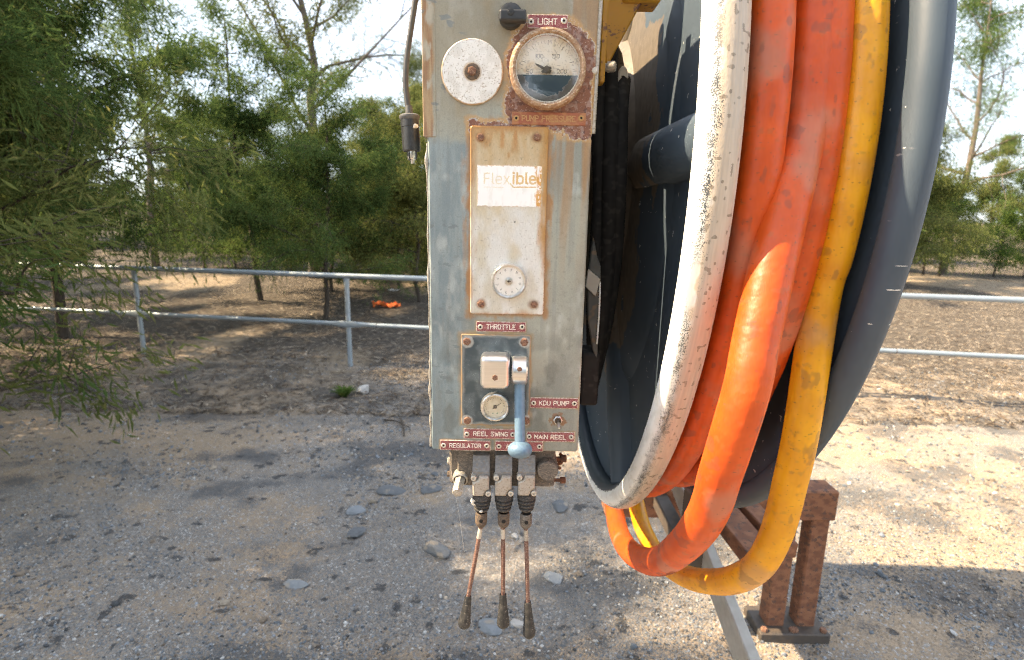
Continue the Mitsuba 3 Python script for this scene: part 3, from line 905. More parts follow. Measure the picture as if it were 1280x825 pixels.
flatl = lambda t: 1 - np.exp(-(np.abs(t) / .035) ** 2)
for k in (-3, -2, -1, 0, 1, 2, 3):
    g0 = float(gheight(*rail_pt(k, 0)[:2]))
    pts = [rail_pt(k, z) for z in (g0 - .05, .10, .43, .46, .84, .90, .945)]
    m = tube(pts, (.025, .025, .025, .025, .025, .027, .030), 14)
    v = np.asarray(m.vertices).copy()
    top = np.clip((v[:, 2] - .84) / .09, 0, 1)  # the flattened, welded head
    v[:, 1] = v[:, 1] * (1 - top * .55) + RA[1] * top * .55 + (RD[1] * k) * top * .55
    v[:, 0] = (v[:, 0] - (RA[0] + RD[0] * k)) * (1 + .25 * top) + RA[0] + RD[0] * k
    m.vertices = v
    add('post', m, 'mat_galvanised', br, 40)
    if k < 3:
        a = rail_pt(k, .957)
        b = rail_pt(k + 1, .957)
        add('top_rail', tube([a, b], .0262, 18), 'mat_galvanised', br, 40)
        n = 41
        t = np.linspace(0, 1, n)
        pts = np.array([rail_pt(k, .457) * (1 - s) + rail_pt(k + 1, .457) * s for s in t])
        dst = np.minimum(t, 1 - t) * 2.45
        m = tube(pts, .0225, 16)
        v = np.asarray(m.vertices).copy()
        along = ((v[:, :2] - RA) @ (RD / 2.45)) / 2.45 - k
        dd = np.minimum(along, 1 - along) * 2.45
        fl = np.clip(1 - (dd - .04) / .15, 0, 1)
        v[:, 2] = .457 + (v[:, 2] - .457) * (1 + .55 * fl)
        ctr = RA + RD * (k + along)[:, None]
        v[:, :2] = ctr + (v[:, :2] - ctr) * (1 - .75 * fl)[:, None]
        v[:, 1] -= .022 * fl
        m.vertices = v
        add('mid_rail', m, 'mat_galvanised', br, 40)
        add('rail_joint', tube([rail_pt(k + .125, .457), rail_pt(k + .128, .457)], .0235, 16), 'mat_dark_steel', br, 40)


# ------------------------------------------------------------------ trees
def tree_mesh(seed, H, r0, base, limbs, reach, leaves, leaf_len, leaf_w, up=.5, droop=.3, lean=0.0, sides=6, spray=.16):
    """(wood, leaves) of a tree standing on the origin: trunk, limbs, twigs, narrow leaves in sprays along the twigs."""
    g = np.random.default_rng(seed)
    wood, tips = [], []
    n = 12
    t = np.linspace(0, 1, n)
    off = np.cumsum(g.normal(0, .035, (n, 2)), 0) * H * .25
    trunk = np.stack([off[:, 0] + lean * H * t**1.3, off[:, 1], t * H * .94], -1)
    trunk[0, :2] = 0
    wood.append(tube(trunk, r0 * (1 - .86 * t), sides + 2))
    for k in range(limbs):
        f = base + (1 - base) * (k + g.random()) / limbs * .96
        i = min(int(f * (n - 1)), n - 2)
        s = f * (n - 1) - i
        p = trunk[i] * (1 - s) + trunk[i + 1] * s
        az = k * 2.4 + g.normal(0, .4)
        L = reach * (1.05 - .72 * max(f - base, 0) / (1 - base)) * g.uniform(.65, 1.15)
        el = up + g.normal(0, .2)
        m = 7
        pts = [p]
        d = np.array([math.cos(az) * math.cos(el), math.sin(az) * math.cos(el), math.sin(el)])
        for _ in range(m):
            d = d + g.normal(0, .13, 3) + [0, 0, -droop * .12]
            d /= np.linalg.norm(d)
            pts.append(pts[-1] + d * L / m)
        pts = np.array(pts)
        rl = r0 * .42 * (1 - .7 * f)
        wood.append(tube(pts, rl * (1 - .8 * np.linspace(0, 1, m + 1)), sides))
        for j in range(1, m + 1):
            for _ in range(2 if j < m else 3):
                q0 = pts[j]
                d2 = (pts[j] - pts[j - 1]) / np.linalg.norm(pts[j] - pts[j - 1]) + g.normal(0, .75, 3)
                d2 /= np.linalg.norm(d2)
                l2 = L * g.uniform(.18, .42)
                tw = [q0]
                for _ in range(4):
                    d2 = d2 + g.normal(0, .2, 3) + [0, 0, -droop * .25]
                    d2 /= np.linalg.norm(d2)
                    tw.append(tw[-1] + d2 * l2 / 4)
                tw = np.array(tw)
                wood.append(tube(tw, rl * .28 * np.array([1, .8, .6, .45, .25]), 4, caps=False))
                for a in range(1, 5):
                    for b in (.0, .5):
                        tips.append((tw[a - 1] * (1 - b) + tw[a] * b, d2))
    P = np.array([a for a, _ in tips])
    Dn = np.array([a for _, a in tips])
    w = meshkit.fbm(P * 1.1 + seed, 2, seed)
    pick = g.choice(len(P), leaves, p=(w**3) / (w**3).sum())
    c = P[pick] + g.normal(0, spray * .42, (leaves, 3))
    d = Dn[pick] + g.normal(0, .6, (leaves, 3)) + [0, 0, -droop]
    d /= np.linalg.norm(d, axis=1, keepdims=True)
    s = np.cross(d, g.normal(0, 1, (leaves, 3)))
    s /= np.linalg.norm(s, axis=1, keepdims=True) + 1e-9
    L = leaf_len * g.uniform(.6, 1.35, (leaves, 1))
    W = leaf_w * g.uniform(.7, 1.3, (leaves, 1))
    nrm = np.cross(d, s)
    v = np.stack([c, c + d * L * .45 + s * W / 2, c + d * L + nrm * L * .12, c + d * L * .45 - s * W / 2], 1).reshape(-1, 3)
    f = (np.array([[[0, 1, 2], [0, 2, 3]]]) + (np.arange(leaves) * 4)[:, None, None]).reshape(-1, 3)
    return cat(wood), trimesh.Trimesh(v, f, process=False)


KINDS = {}
for nm, a, wm, lm_ in (
        ('oak', dict(seed=11, H=4.3, r0=.045, base=.16, limbs=26, reach=1.75, leaves=38000, leaf_len=.09, leaf_w=.013, up=.45, droop=.45, spray=.17), 'mat_bark_dark', 'mat_leaf_dark'),
        ('oak2', dict(seed=12, H=3.6, r0=.040, base=.13, limbs=24, reach=1.6, leaves=33000, leaf_len=.085, leaf_w=.014, up=.35, droop=.5, spray=.18), 'mat_bark_dark', 'mat_leaf_olive'),
        ('gum', dict(seed=21, H=8.5, r0=.13, base=.36, limbs=17, reach=3.4, leaves=15000, leaf_len=.12, leaf_w=.022, up=.55, droop=.35, spray=.34), 'mat_bark', 'mat_leaf_olive'),
        ('gum2', dict(seed=23, H=7.0, r0=.10, base=.30, limbs=15, reach=2.7, leaves=12000, leaf_len=.11, leaf_w=.020, up=.6, droop=.3, spray=.30), 'mat_bark', 'mat_leaf_dark'),
        ('shrub', dict(seed=31, H=1.5, r0=.022, base=.06, limbs=15, reach=.8, leaves=7000, leaf_len=.07, leaf_w=.012, up=.7, droop=.2, spray=.13), 'mat_bark_dark', 'mat_leaf_bright'),
        ('thin', dict(seed=41, H=5.2, r0=.030, base=.42, limbs=14, reach=1.3, leaves=8000, leaf_len=.09, leaf_w=.013, up=.5, droop=.4, lean=.03, spray=.2), 'mat_bark_dark', 'mat_leaf_olive')):
    w, l = tree_mesh(**a)
    KINDS[nm] = (mikit.ply(w, wm, smooth=True), mikit.ply(l, lm_))


def plant(kind, x, y, rot, s, name, lab, catg, group=None, dz=0.0):
    k = thing(name, lab, catg, group)
    m = T().translate([x, y, float(gheight(x, y)) - .02 + dz]).rotate([0, 0, 1], rot).scale([s, s, s])
    w, l = KINDS[kind]
    scene[k + '__trunk'] = {**w, 'to_world': m}
    scene[k + '__crown'] = {**l, 'to_world': m}
    labels[k + '__crown'] = {'kind': 'stuff'}
    return k


plant('oak', -2.80, 8.0, 10, .88, 'she_oak_tree', 'dark fine-leaved tree on a thin black trunk just behind the barrier post', 'tree')
plant('oak2', -1.65, 9.6, 130, 1.05, 'she_oak_tree', 'olive fine-leaved tree nearest the left edge of the panel', 'tree')
plant('oak', -4.4, 9.4, 220, 1.15, 'she_oak_tree', 'dense dark tree left of the thin black trunk', 'tree')
plant('shrub', -1.75, 11.5, 40, .8, 'shrub', 'bright green low shrub under the olive tree by the panel edge', 'shrub')
plant('thin', -2.15, 11.8, 20, .95, 'sapling', 'slim sapling with bare lower stem behind the olive tree', 'tree')
plant('gum', -4.6, 12.5, 200, 1.05, 'gum_tree', 'tall open-crowned gum tree whose branches reach the top of the picture', 'tree')
plant('gum2', -1.1, 15.0, 80, .88, 'gum_tree', 'thin gum tree against the pale sky beside the panel', 'tree')
plant('oak2', -3.4, 14.0, 300, 1.15, 'she_oak_tree', 'sunlit olive tree in the second row behind the thin black trunk', 'tree')
# left of the photographed strip and the belt of trees further back
side = [('oak', -8.4, 7.6, 40, 1.1, 'dark tree at the far left just beyond the barrier'), ('oak2', -10.0, 10.2, 150, 1.2, 'olive tree at the far left, set back from the barrier'),
        ('gum2', -8.8, 13.4, 20, 1.0, 'gum tree rising behind the olive tree at the far left'), ('oak', -12.6, 11.0, 290, 1.2, 'dark tree at the very left edge of the scrub'), ('gum', -13.2, 15.5, 100, 1.0, 'tall gum tree at the very left edge of the scrub'),
        ('oak2', -6.9, 15.4, 77, 1.2, 'olive tree behind the tall open-crowned gum'), ('oak', 1.1, 14.5, 200, 1.1, 'dark tree hidden behind the hose reel'), ('oak2', 3.4, 12.0, 10, 1.15, 'olive tree seen just past the right side of the hose reel'),
        ('gum', 5.6, 15.0, 60, .95, 'tall gum tree standing right of the hose reel'), ('oak', 6.8, 12.4, 140, 1.2, 'dark tree right of the hose reel, in front of the tall gum'), ('oak2', 9.6, 13.5, 240, 1.2, 'olive tree second from the right edge of the scrub'), ('gum2', 12.2, 15.5, 310, 1.1, 'gum tree at the right end of the scrub')]
for k_, x_, y_, r_, s_, w_ in side:
    plant(k_, x_, y_, r_, s_, 'tree', w_, 'tree')
g = np.random.default_rng(77)
labels['far_wood'] = {'kind': 'stuff', 'label': 'far-off belt of green trees behind the scrub'}
for i in range(40):
    x_, y_ = -34 + 68 * (i + g.uniform(.1, .9)) / 40, g.uniform(19, 29)
    m = T().translate([x_, y_, float(gheight(x_, y_)) - .02]).rotate([0, 0, 1], g.uniform(0, 360)).scale([(g.uniform(.8, 1.15) * (1 if i % 2 else 1.3))] * 3)
    for q in KINDS[('oak', 'oak2', 'oak')[int(g.integers(0, 3))]]:
        scene[f'far_wood__{len([k for k in scene if k.startswith("far_wood__")]) + 1:03d}'] = {**q, 'to_world': m}
labels['undergrowth'] = {'kind': 'stuff', 'label': 'low green undergrowth between the scrub trees and the far wood'}
for i in range(44):
    x_, y_ = -21 + 42 * (i + g.uniform(.0, 1)) / 44, g.uniform(13.2, 19)
    m = T().translate([x_, y_, float(gheight(x_, y_)) - .05]).rotate([0, 0, 1], g.uniform(0, 360)).scale([g.uniform(1.0, 1.75)] * 3)
    for q in KINDS['shrub']:
        scene[f'undergrowth__{len([k for k in scene if k.startswith("undergrowth__")]) + 1:03d}'] = {**q, 'to_world': m}
plant('oak2', -3.55, 10.6, 60, .95, 'she_oak_tree', 'olive fine-leaved tree at the left border, between two dark ones', 'tree')
plant('oak', -2.35, 11.2, 100, .85, 'she_oak_tree', 'dark fine-leaved tree standing between the thin trunk and the olive tree', 'tree')
plant('shrub', -2.9, 12.8, 70, 1.2, 'shrub', 'green shrub on the sunlit soil behind the thin black trunk', 'shrub')
plant('shrub', -2.05, 13.0, 160, .6, 'shrub', 'small bright shrub on the sunlit soil left of the bright low shrub', 'shrub')
# the trees on the sunny side that dapple the yard, and those across the yard that the gauge glass mirrors
for x_, y_, r_, s_, k_, w_ in ((-3.75, 1.75, 75, 1.06, 'oak2', 'olive fine-leaved tree at the left of the yard, nearest the camera'), (-4.2, 3.0, 20, 1.2, 'oak', 'dark fine-leaved tree at the left of the yard, second from the camera'), (-4.7, 4.5, 190, 1.35, 'oak2', 'olive fine-leaved tree at the left of the yard, third from the camera'),
                               (-5.2, 1.9, 300, 1.3, 'oak', 'dark fine-leaved tree behind the nearest two at the left of the yard'), (-5.9, 4.6, 30, 1.4, 'oak', 'tall dark fine-leaved tree left of the yard, outside the picture'), (-5.6, 6.6, 80, 1.4, 'oak', 'dark fine-leaved tree at the left of the yard, close to the barrier'), (-6.4, 3.2, 140, 1.35, 'oak2', 'olive fine-leaved tree farthest left, outside the picture')):
    plant(k_, x_, y_, r_, s_, 'yard_tree', w_, 'tree')
for x_, y_, r_, s_, k_, w_ in ((-2.2, -6.5, 0, 1.5, 'oak', 'dark fine-leaved tree across the yard, behind the camera at the left'), (1.2, -7.2, 90, 1.6, 'oak2', 'olive fine-leaved tree across the yard, right behind the camera'), (4.6, -6.6, 200, 1.5, 'oak', 'dark fine-leaved tree across the yard, behind the camera at the right')):
    plant(k_, x_, y_, r_, s_, 'yard_tree', w_, 'tree')
mat('cord', lambda p, n, uv: mix((.055, .057, .06), (.095, .095, .093), fbm(p.x * 200, p.y * 200, p.z * 200)), .45)
mat('plug_grey', lambda p, n, uv: mix((.07, .073, .075), (.13, .13, .127), fbm(p.x * 300, p.y * 300, p.z * 300)), .55)

# ------------------------------------------------------------------ control panel
Y0 = .75
pn = thing('control_panel', 'weathered grey metal control panel with rust stains, nameplates and gauges', 'control panel')
outline = np.array([(-.1135, 1.2575), (.0975, 1.2575), (.1003, 1.2605), (.1000, 1.6965), (.0992, 1.700), (.1003, 1.7035), (.1028, 1.95), (-.1222, 1.95), (-.1172, 1.702), (-.1155, 1.695), (-.1158, 1.2605)])
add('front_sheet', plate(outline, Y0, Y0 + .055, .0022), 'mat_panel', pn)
add('back_box', cbox(-.1125, .0985, Y0 + .050, Y0 + .19, 1.262, 2.015, .004), 'mat_housing', pn)  # unseen box depth added to close a gap for sun onto the flange
add('edge_strip', cbox(-.1207, -.1036, Y0 - .0014, Y0 + .02, 1.6975, 1.948, .0008), 'mat_panel', pn, label='narrow rusty folded strip down the upper left edge')
g = np.random.default_rng(5)
ez = np.linspace(1.262, 1.690, 90)  # chipped bare edge on the left
er = .0010 + .0016 * np.maximum(0, meshkit.fbm(np.stack([ez * 60, ez * 0, ez * 0], -1), 3, 4) - .42) * 3
add('chipped_edge', tube(np.stack([np.full(90, -.1161) - er * .5, np.full(90, Y0 + .003), ez], -1), er, 7), 'mat_steel_white', pn, True, label='pale chipped paint along the lower left edge')
add('edge_bead', tube([(.1019, Y0 + .006, 1.706), (.1046, Y0 + .006, 1.945)], .0035, 10), 'mat_steel_white', pn, 40, label='pale rolled bead down the upper right edge')
add('rivet', knob([(0, .004), (.0035, .0035), (.005, .001), (.005, -.004)][::-1], (0.1001, 1.7819), Y0 + .003, 16), 'mat_rivet', pn, 40)


def hexbolt(c, y, r, h, mat_, parent, washer=0.0, name='bolt', seed=0):
    if washer:
        add('washer', knob([(washer, 0), (washer, .0009), (washer * .9, .0013), (r * .9, .0013)], c, y, 28), mat_, parent, 40)
    b = y - (.0012 if washer else 0)
    k = add(name, cat([knob([(r, -.001), (r, h * .75), (r * .86, h), (0, h * 1.04)], c, b, 6, seed * .37)]), mat_, parent)
    return k


# blanking disc, light switch
dk = add('blanking_disc', disc(DISC, DISC_R, Y0 - .0032, Y0, .0009, 72), 'mat_disc_white', pn, 30, label='white painted round blanking disc with a centre bolt')
add('washer', knob([(.0100, 0), (.0100, .0016), (.0088, .0024), (.0050, .0024)], DISC, Y0 - .0032, 32), 'mat_collar_rust', dk, 40)
hexbolt(DISC, Y0 - .0054, .0056, .0042, 'mat_bolt_rust', dk, seed=1)
SWC = (-0.0084, 1.8419)
sw = add('light_switch', knob([(.0150, 0), (.0152, .006), (.0140, .0092), (.0100, .0104), (0, .0106)], SWC, Y0, 40), 'mat_black_plastic', pn, 40, label='round black rotary light switch')
swr = (-0.0225, 0.0110, 1.8313, 1.8453)
add('lever', rbox(swr[0], swr[1], Y0 - .021, Y0 - .008, swr[2], swr[3], .0032), 'mat_black_plastic', sw, 40)
add('pin', knob([(.0042, 0), (.0042, .0009), (.003, .0012), (0, .0012)], (SWC[0], SWC[1] - .0003), Y0 - .0209, 24), 'mat_hand_grip', sw, 40)


def nameplate(rc, text, screws, tw, th, label, face='mat_label_maroon', ink='mat_cream', zc=None, xc=None, tilt=0.0, stroke=.17):
    k = add('nameplate', rplate(rc, Y0 - .0016, Y0, .0006, .0003), 'mat_label_edge' if face == 'mat_label_maroon' else face, pn, label=label)
    ins = .0009
    add('face', rplate((rc[0] + ins, rc[1] - ins, rc[2] + ins, rc[3] - ins), Y0 - .00175, Y0 - .0014, .0003, .0001), face, k)
    for c in screws:
        add('rivet', knob([(.0037, 0), (.0037, .0007), (.0030, .0013), (.0017, .0013), (.0014, .0006), (0, .0006)], c, Y0 - .0017, 24), 'mat_rivet' if face == 'mat_label_maroon' else 'mat_engraved_gold', k, 40)
        add('rivet_hole', knob([(.0015, .0003), (.0015, .0008), (0, .0009)], c, Y0 - .0017, 12), 'mat_hole', k)
    add('lettering', engraved(text, xc if xc is not None else (screws[0][0] + screws[-1][0]) / 2, zc if zc is not None else (rc[2] + rc[3]) / 2, tw, th, Y0 - .00175, stroke), ink, k)
    return k


nameplate(LIGHTL, 'LIGHT', ((0.0172, 1.8368), (0.0584, 1.8384)), .0236, .0066, 'maroon nameplate reading LIGHT')
nameplate(PUMPL, 'PUMP PRESSURE', ((0.0007, 1.7223), (0.0851, 1.7236)), .069, .0066, 'rusty brown nameplate reading PUMP PRESSURE', 'mat_label_rust', 'mat_engraved_gold')
nameplate(THROTL, 'THROTTLE', ((-0.0446, 1.4446), (0.0141, 1.4457)), .0405, .0064, 'maroon nameplate reading THROTTLE')
nameplate(KDUL, 'KDU PUMP', ((0.0332, 1.3336), (0.0922, 1.3338)), .0425, .0062, 'maroon nameplate reading KDU PUMP')
nameplate(SWINGL, 'REEL SWING', ((-0.0636, 1.2838), (0.0038, 1.2843)), .0498, .0062, 'maroon nameplate reading REEL SWING', xc=(-0.0288, 1.2844)[0])
nameplate(MAINL, 'MAIN REEL', ((0.0279, 1.2817), (0.0895, 1.2821)), .0455, .0062, 'maroon nameplate reading MAIN REEL')
nameplate(REGL, 'REGULATOR', ((-0.0978, 1.2655), (-0.0342, 1.2660)), .0460, .0062, 'maroon nameplate reading REGULATOR')
nameplate(ARML, 'A', ((-0.0163, 1.2655), (0.0434, 1.2660)), .0040, .0062, 'maroon nameplate half hidden behind the blue knob', xc=(-0.0035, 1.2660)[0])

# pump pressure gauge
gx, gz = GAUGE
ga = add('pressure_gauge', knob([(.0478, 0), (.0485, .004), (.0485, .011), (.0470, .0150), (.0440, .0165), (.0415, .0155), (.0400, .0110), (.0398, .0050)], GAUGE, Y0, 80), 'mat_bezel', pn, 40,
         label='round pump pressure gauge with a rusty bezel and murky glass')
add('dial', disc(GAUGE, .0405, Y0 - .0052, Y0 - .001, .0003, 64), 'mat_gauge_face', ga)
lo = [(gx + .0398 * math.cos(t), gz + .0398 * math.sin(t)) for t in np.linspace(math.pi + math.asin((gz - GAUGE_LINE) / .0398), 2 * math.pi - math.asin((gz - GAUGE_LINE) / .0398), 40)]
add('liquid_fill', plate(np.array(lo), Y0 - .0105, Y0 - .0053, .0003), 'mat_gauge_liquid', ga, label='dark murky liquid standing in the lower half of the gauge')
ticks = []
for k in range(31):
    t = math.radians(200 - 220 * k / 30)
    if gz - .001 + .035 * math.sin(t) < GAUGE_LINE + .006:
        continue
    a, b = (.0285, .0345) if k % 5 == 0 else (.0310, .0342)
    w = .0004 if k % 5 == 0 else .00022
    d, s = np.array([math.cos(t), math.sin(t)]), np.array([-math.sin(t), math.cos(t)])
    lp = np.array([(gx, gz) + d * a - s * w, (gx, gz) + d * b - s * w, (gx, gz) + d * b + s * w, (gx, gz) + d * a + s * w])
    ticks.append(plate(lp, Y0 - .00545, Y0 - .0050, .00005))
add('tick_marks', cat(ticks), 'mat_ink_faded', ga)
labels[ga + '__tick_marks'] = {'kind': 'stuff'}
for tx, c in (('50', (0.0166, 1.7779)), ('100', (0.0284, 1.7959)), ('150', (0.0491, 1.7963)), ('200', (0.0578, 1.7786))):
    add('numeral', engraved(tx, c[0], c[1], None, .0046, Y0 - .0053, .12), 'mat_ink_gauge', ga)
nd = []
hub = (gx - .001, gz - .001)
d = np.array([math.cos(math.radians(155)), math.sin(math.radians(155))])
s = np.array([-d[1], d[0]])
nd.append(plate(np.array([hub - d * .006 - s * .0022, hub - d * .006 + s * .0022, hub + d * .013 + s * .0012, hub + d * .0165, hub + d * .013 - s * .0012])[::-1], Y0 - .0090, Y0 - .0082, .0002))
d = np.array([math.cos(math.radians(25)), math.sin(math.radians(25))])
s = np.array([-d[1], d[0]])
nd.append(plate(np.array([hub - d * .007 - s * .0016, hub + d * .006 - s * .0016, hub + d * .006 + s * .0016, hub - d * .007 + s * .0016]), Y0 - .0096, Y0 - .0091, .0002))
add('needle', cat(nd + [knob([(.0042, .0), (.0042, .0035), (.0032, .0045), (0, .0047)], hub, Y0 - .0078, 24)]), 'mat_dark_steel', ga)
t = np.arange(64) * 2 * PI / 64
add('glass', lathe([(0.0402, 0), (.030, .0008), (.015, .0013), (0, .0015)], (gx, Y0 - .0125, gz), (0, -1, 0), 64), 'mat_glass', ga, True)
add('bezel_seal', knob([(.0404, .0108), (.0404, .0128), (.0392, .0128), (.0392, .0108)], GAUGE, Y0, 64), 'mat_rivet', ga, 40)

# cover plate with its sticker and the timer dial
cv = add('cover_plate', rplate(COVER, Y0 - .0030, Y0, .0032, .0010), 'mat_cover', pn, label='tall cream cover plate streaked with rust, held by four bolts')
for i, c in enumerate(BOLTS_COVER):
    hexbolt(c, Y0 - .0030, .0049, .0034, 'mat_bolt_rust', cv, seed=i)
g = np.random.default_rng(3)
n = 60
bx = np.linspace(STICK[0], STICK[1], n)
jz = lambda a: .0007 * (meshkit.noise(np.stack([bx * 900, bx * 0 + a, bx * 0], -1), 3) - .5) * 1.6
rz = np.linspace(STICK[2], STICK[3], 30)
jag = .0030 * (meshkit.fbm(np.stack([rz * 240, rz * 0, rz * 0], -1), 3, 8) - .55)
sl = np.vstack([np.stack([bx[:-1], STICK[2] + jz(1)[:-1]], -1), np.stack([STICK[1] + jag, rz], -1)[:-1], np.stack([bx[::-1], STICK[3] + jz(5)[::-1]], -1)])
ys = Y0 - .0030
st = add('sticker', plate(sl, ys - .0006, ys + .0002, .0001), 'mat_sticker', pn, label='white peeling sticker on the cover plate reading Flexible in faded orange')
f0, f1 = (-0.0409, 1.6389), (-0.0061, 1.6395)
f2 = (-0.0030, 1.6396)
f3 = (0.0291, 1.6401)
th = (-0.0410, 1.6535)[1] - f0[1]
yt = ys - .0007
add('lettering', lettering('Flex', f0[0], f0[1], th, yt, False, f1[0] - f0[0]), 'mat_orange_print_faded', st, label='pale faded letters Flex')
add('lettering', lettering('ible', f2[0], f2[1], th, yt, True, f3[0] - f2[0]), 'mat_orange_print', st, label='stronger orange letters ible')
u0, u1, u2, u3 = (-0.0409, 1.6350), (-0.0098, 1.6379), (-0.0023, 1.6353), (0.0292, 1.6358)
add('underline', plate(np.array([(u2[0] - .004, u2[1] + .0045), (u2[0], u2[1] - .0008), (u3[0], u3[1] - .0008), (u3[0], u3[1] + .0008), (u2[0] + .0006, u2[1] + .0008), (u2[0] - .0028, u2[1] + .0050)]), yt - .0001, yt + .0002, .00004), 'mat_orange_print', st)
add('underline', plate(rect_loop(u0[0], u1[0] - .004, u0[1] - .0004, u0[1] + .0004), yt - .0001, yt + .0002, .00004), 'mat_orange_print_faded', st)
TC = (-0.0055, 1.5109)
td = add('timer_dial', knob([(.0245, 0), (.0247, .004), (.0240, .0085), (.0222, .0105), (.0206, .0100), (.0200, .0080)], TC, ys, 64), 'mat_chrome', pn, 40, label='small round timer dial with a white numbered face')
add('face', disc(TC, .0202, ys - .0082, ys - .004, .0002, 56), 'mat_timer_white', td)
for k, tx in enumerate(('9', '10', '11', '0', '1', '2', '3', '4', '5', '6', '7', '8')):
    t = math.radians(78 - 30 * k)
    add('numeral', engraved(tx, TC[0] + .0155 * math.cos(t), TC[1] + .0155 * math.sin(t), None, .0026, ys - .0082, .16, .0002, t - PI / 2), 'mat_ink', td)
tk = []
for k in range(48):
    t = math.radians(7.5 * k)
    d, s = np.array([math.cos(t), math.sin(t)]), np.array([-math.sin(t), math.cos(t)])
    tk.append(plate(np.array([TC + d * .0184 - s * .0001, TC + d * .0196 - s * .0001, TC + d * .0196 + s * .0001, TC + d * .0184 + s * .0001]), ys - .0084, ys - .008, .00003))
add('tick_marks', cat(tk), 'mat_ink_faded', td)
labels[td + '__tick_marks'] = {'kind': 'stuff'}
add('screw', knob([(.0056, 0), (.0056, .001), (.0048, .0022), (0, .0030)], TC, ys - .0082, 32), 'mat_chrome', td, 40)
add('screw_slot', cat([cbox(TC[0] - .0022, TC[0] + .0022, ys - .0116, ys - .0100, TC[1] - .0006, TC[1] + .0006, .0001), cbox(TC[0] - .0006, TC[0] + .0006, ys - .0117, ys - .0100, TC[1] - .0022, TC[1] + .0022, .0001)]), 'mat_hole', td)
add('rivet', knob([(.0011, 0), (.0011, .0006), (0, .0008)], (0.0012, 1.5899), ys, 10), 'mat_hole', cv, label='tiny dark screw hole in the cover')

# throttle
tp = add('throttle_plate', rplate(THROT, Y0 - .0026, Y0, .0022, .0008), 'mat_throttle_plate', pn, label='dark blue-grey mounting plate of the throttle with rusty bolts')
for i, c in enumerate(BOLTS_THROT):
    hexbolt(c, Y0 - .0026, .0058, .0036, 'mat_bolt_rust', tp, seed=i + 2)
yb = Y0 - .036
bk = (-0.0429, -0.0022, 1.3635, 1.4107)
tb = add('throttle_bracket', rbox(bk[0], bk[1], yb, Y0 - .002, bk[2], bk[3], .0075, 12), 'mat_aluminium', pn, 40, label='bare aluminium throttle clamp block')
bc = (-0.0221, 1.3813)
hexbolt(bc, yb + .0004, .0042, .0022, 'mat_bolt_rust', tb, seed=4)
hb = (0.0008, 0.0224, 1.3664, 1.4062)
hz, hr = (hb[2] + hb[3]) / 2, (hb[3] - hb[2]) / 2
yh = yb + hr + .0015
tl = add('throttle_lever', lathe([(0, 0), (hr - .002, 0), (hr, .002), (hr, hb[1] - hb[0] - .002), (hr - .002, hb[1] - hb[0]), (0, hb[1] - hb[0])], (hb[0], yh, hz), (1, 0, 0), 48), 'mat_aluminium', pn, 40, label='throttle lever with a blue-grey shaft and ball end')
hc = (0.0114, 1.3927)
dz = hc[1] - hz
yy = yh - math.sqrt(hr**2 - dz**2)
add('set_screw', knob([(.0034, -.002), (.0034, .0004), (.0026, .0007), (0, .0003)], hc, yy, 20), 'mat_bolt_rust', tl, 40)
s0, s1 = np.array((0.012, 0.735, 1.366)), np.array((0.014, 0.708, 1.279))
tt = np.linspace(0, 1, 14)
add('shaft', tube(s0 + (s1 - s0) * tt[:, None], 0.0074 - .0002 * tt, 24), 'mat_lever_blue', tl, 40)
ax = (s1 - s0) / np.linalg.norm(s1 - s0)
pr = [(0, -.0128)] + [(.0172 * math.cos(a) ** .8, .0118 * math.sin(a)) for a in np.linspace(-1.45, 1.45, 26)] + [(0, .0119)]
add('ball_end', lathe(pr, s1, ax, 40), 'mat_lever_blue', tl, 50)

# small round gauge on the throttle plate, toggle switch
SG = (-0.0223, 1.3288)
yg = Y0 - .0026
sg_ = add('small_gauge', knob([(.0212, 0), (.0213, .0060), (.0205, .0085), (.0188, .0092), (.0170, .0085), (.0162, .0060), (.0160, .0035)], SG, yg, 56), 'mat_chrome', pn, 40, label='small round gauge with a chrome rim and cream face')
add('dial', disc(SG, .0163, yg - .0040, yg - .001, .0002, 48), 'mat_dial_cream', sg_)
tk = []
for k in range(25):
    t = math.radians(225 - 270 * k / 24)
    d, s = np.array([math.cos(t), math.sin(t)]), np.array([-math.sin(t), math.cos(t)])
    tk.append(plate(np.array([SG + d * .0122 - s * .00018, SG + d * .0142 - s * .00018, SG + d * .0142 + s * .00018, SG + d * .0122 + s * .00018]), yg - .0043, yg - .0040, .00003))
add('tick_marks', cat(tk), 'mat_ink', sg_)
labels[sg_ + '__tick_marks'] = {'kind': 'stuff'}
for sx in (-1, 1):
    add('green_mark', disc((SG[0] + sx * .0032, SG[1] - .0100), .0009, yg - .0043, yg - .0040, .00003, 12), 'mat_green_print', sg_)
d = np.array([math.cos(math.radians(35)), math.sin(math.radians(35))])
s = np.array([-d[1], d[0]])
add('needle', cat([plate(np.array([SG - d * .004 - s * .0006, SG + d * .010 - s * .0002, SG + d * .010 + s * .0002, SG - d * .004 + s * .0006]), yg - .0055, yg - .005, .0001), knob([(.0026, 0), (.0026, .0018), (0, .0022)], SG, yg - .004, 20)]), 'mat_ink', sg_)
add('glass', lathe([(.0166, 0), (.010, .0006), (0, .0009)], (SG[0], yg - .0068, SG[1]), (0, -1, 0), 40), 'mat_glass', sg_, True)
ts = add('toggle_switch', knob([(.0062, 0), (.0062, .0025), (.0050, .0028), (.0048, .0062), (.0040, .0066), (.0036, .0040), (0, .0040)], TOGGLE, Y0, 24), 'mat_collar_rust', pn, 40, label='small metal toggle switch in a rusty stain')
add('nut', knob([(.0068, 0), (.0068, .0026), (.0058, .0032), (.0046, .0032)], TOGGLE, Y0 - .0008, 6), 'mat_chrome', ts)
b0 = np.array([TOGGLE[0], Y0 - .004, TOGGLE[1]])
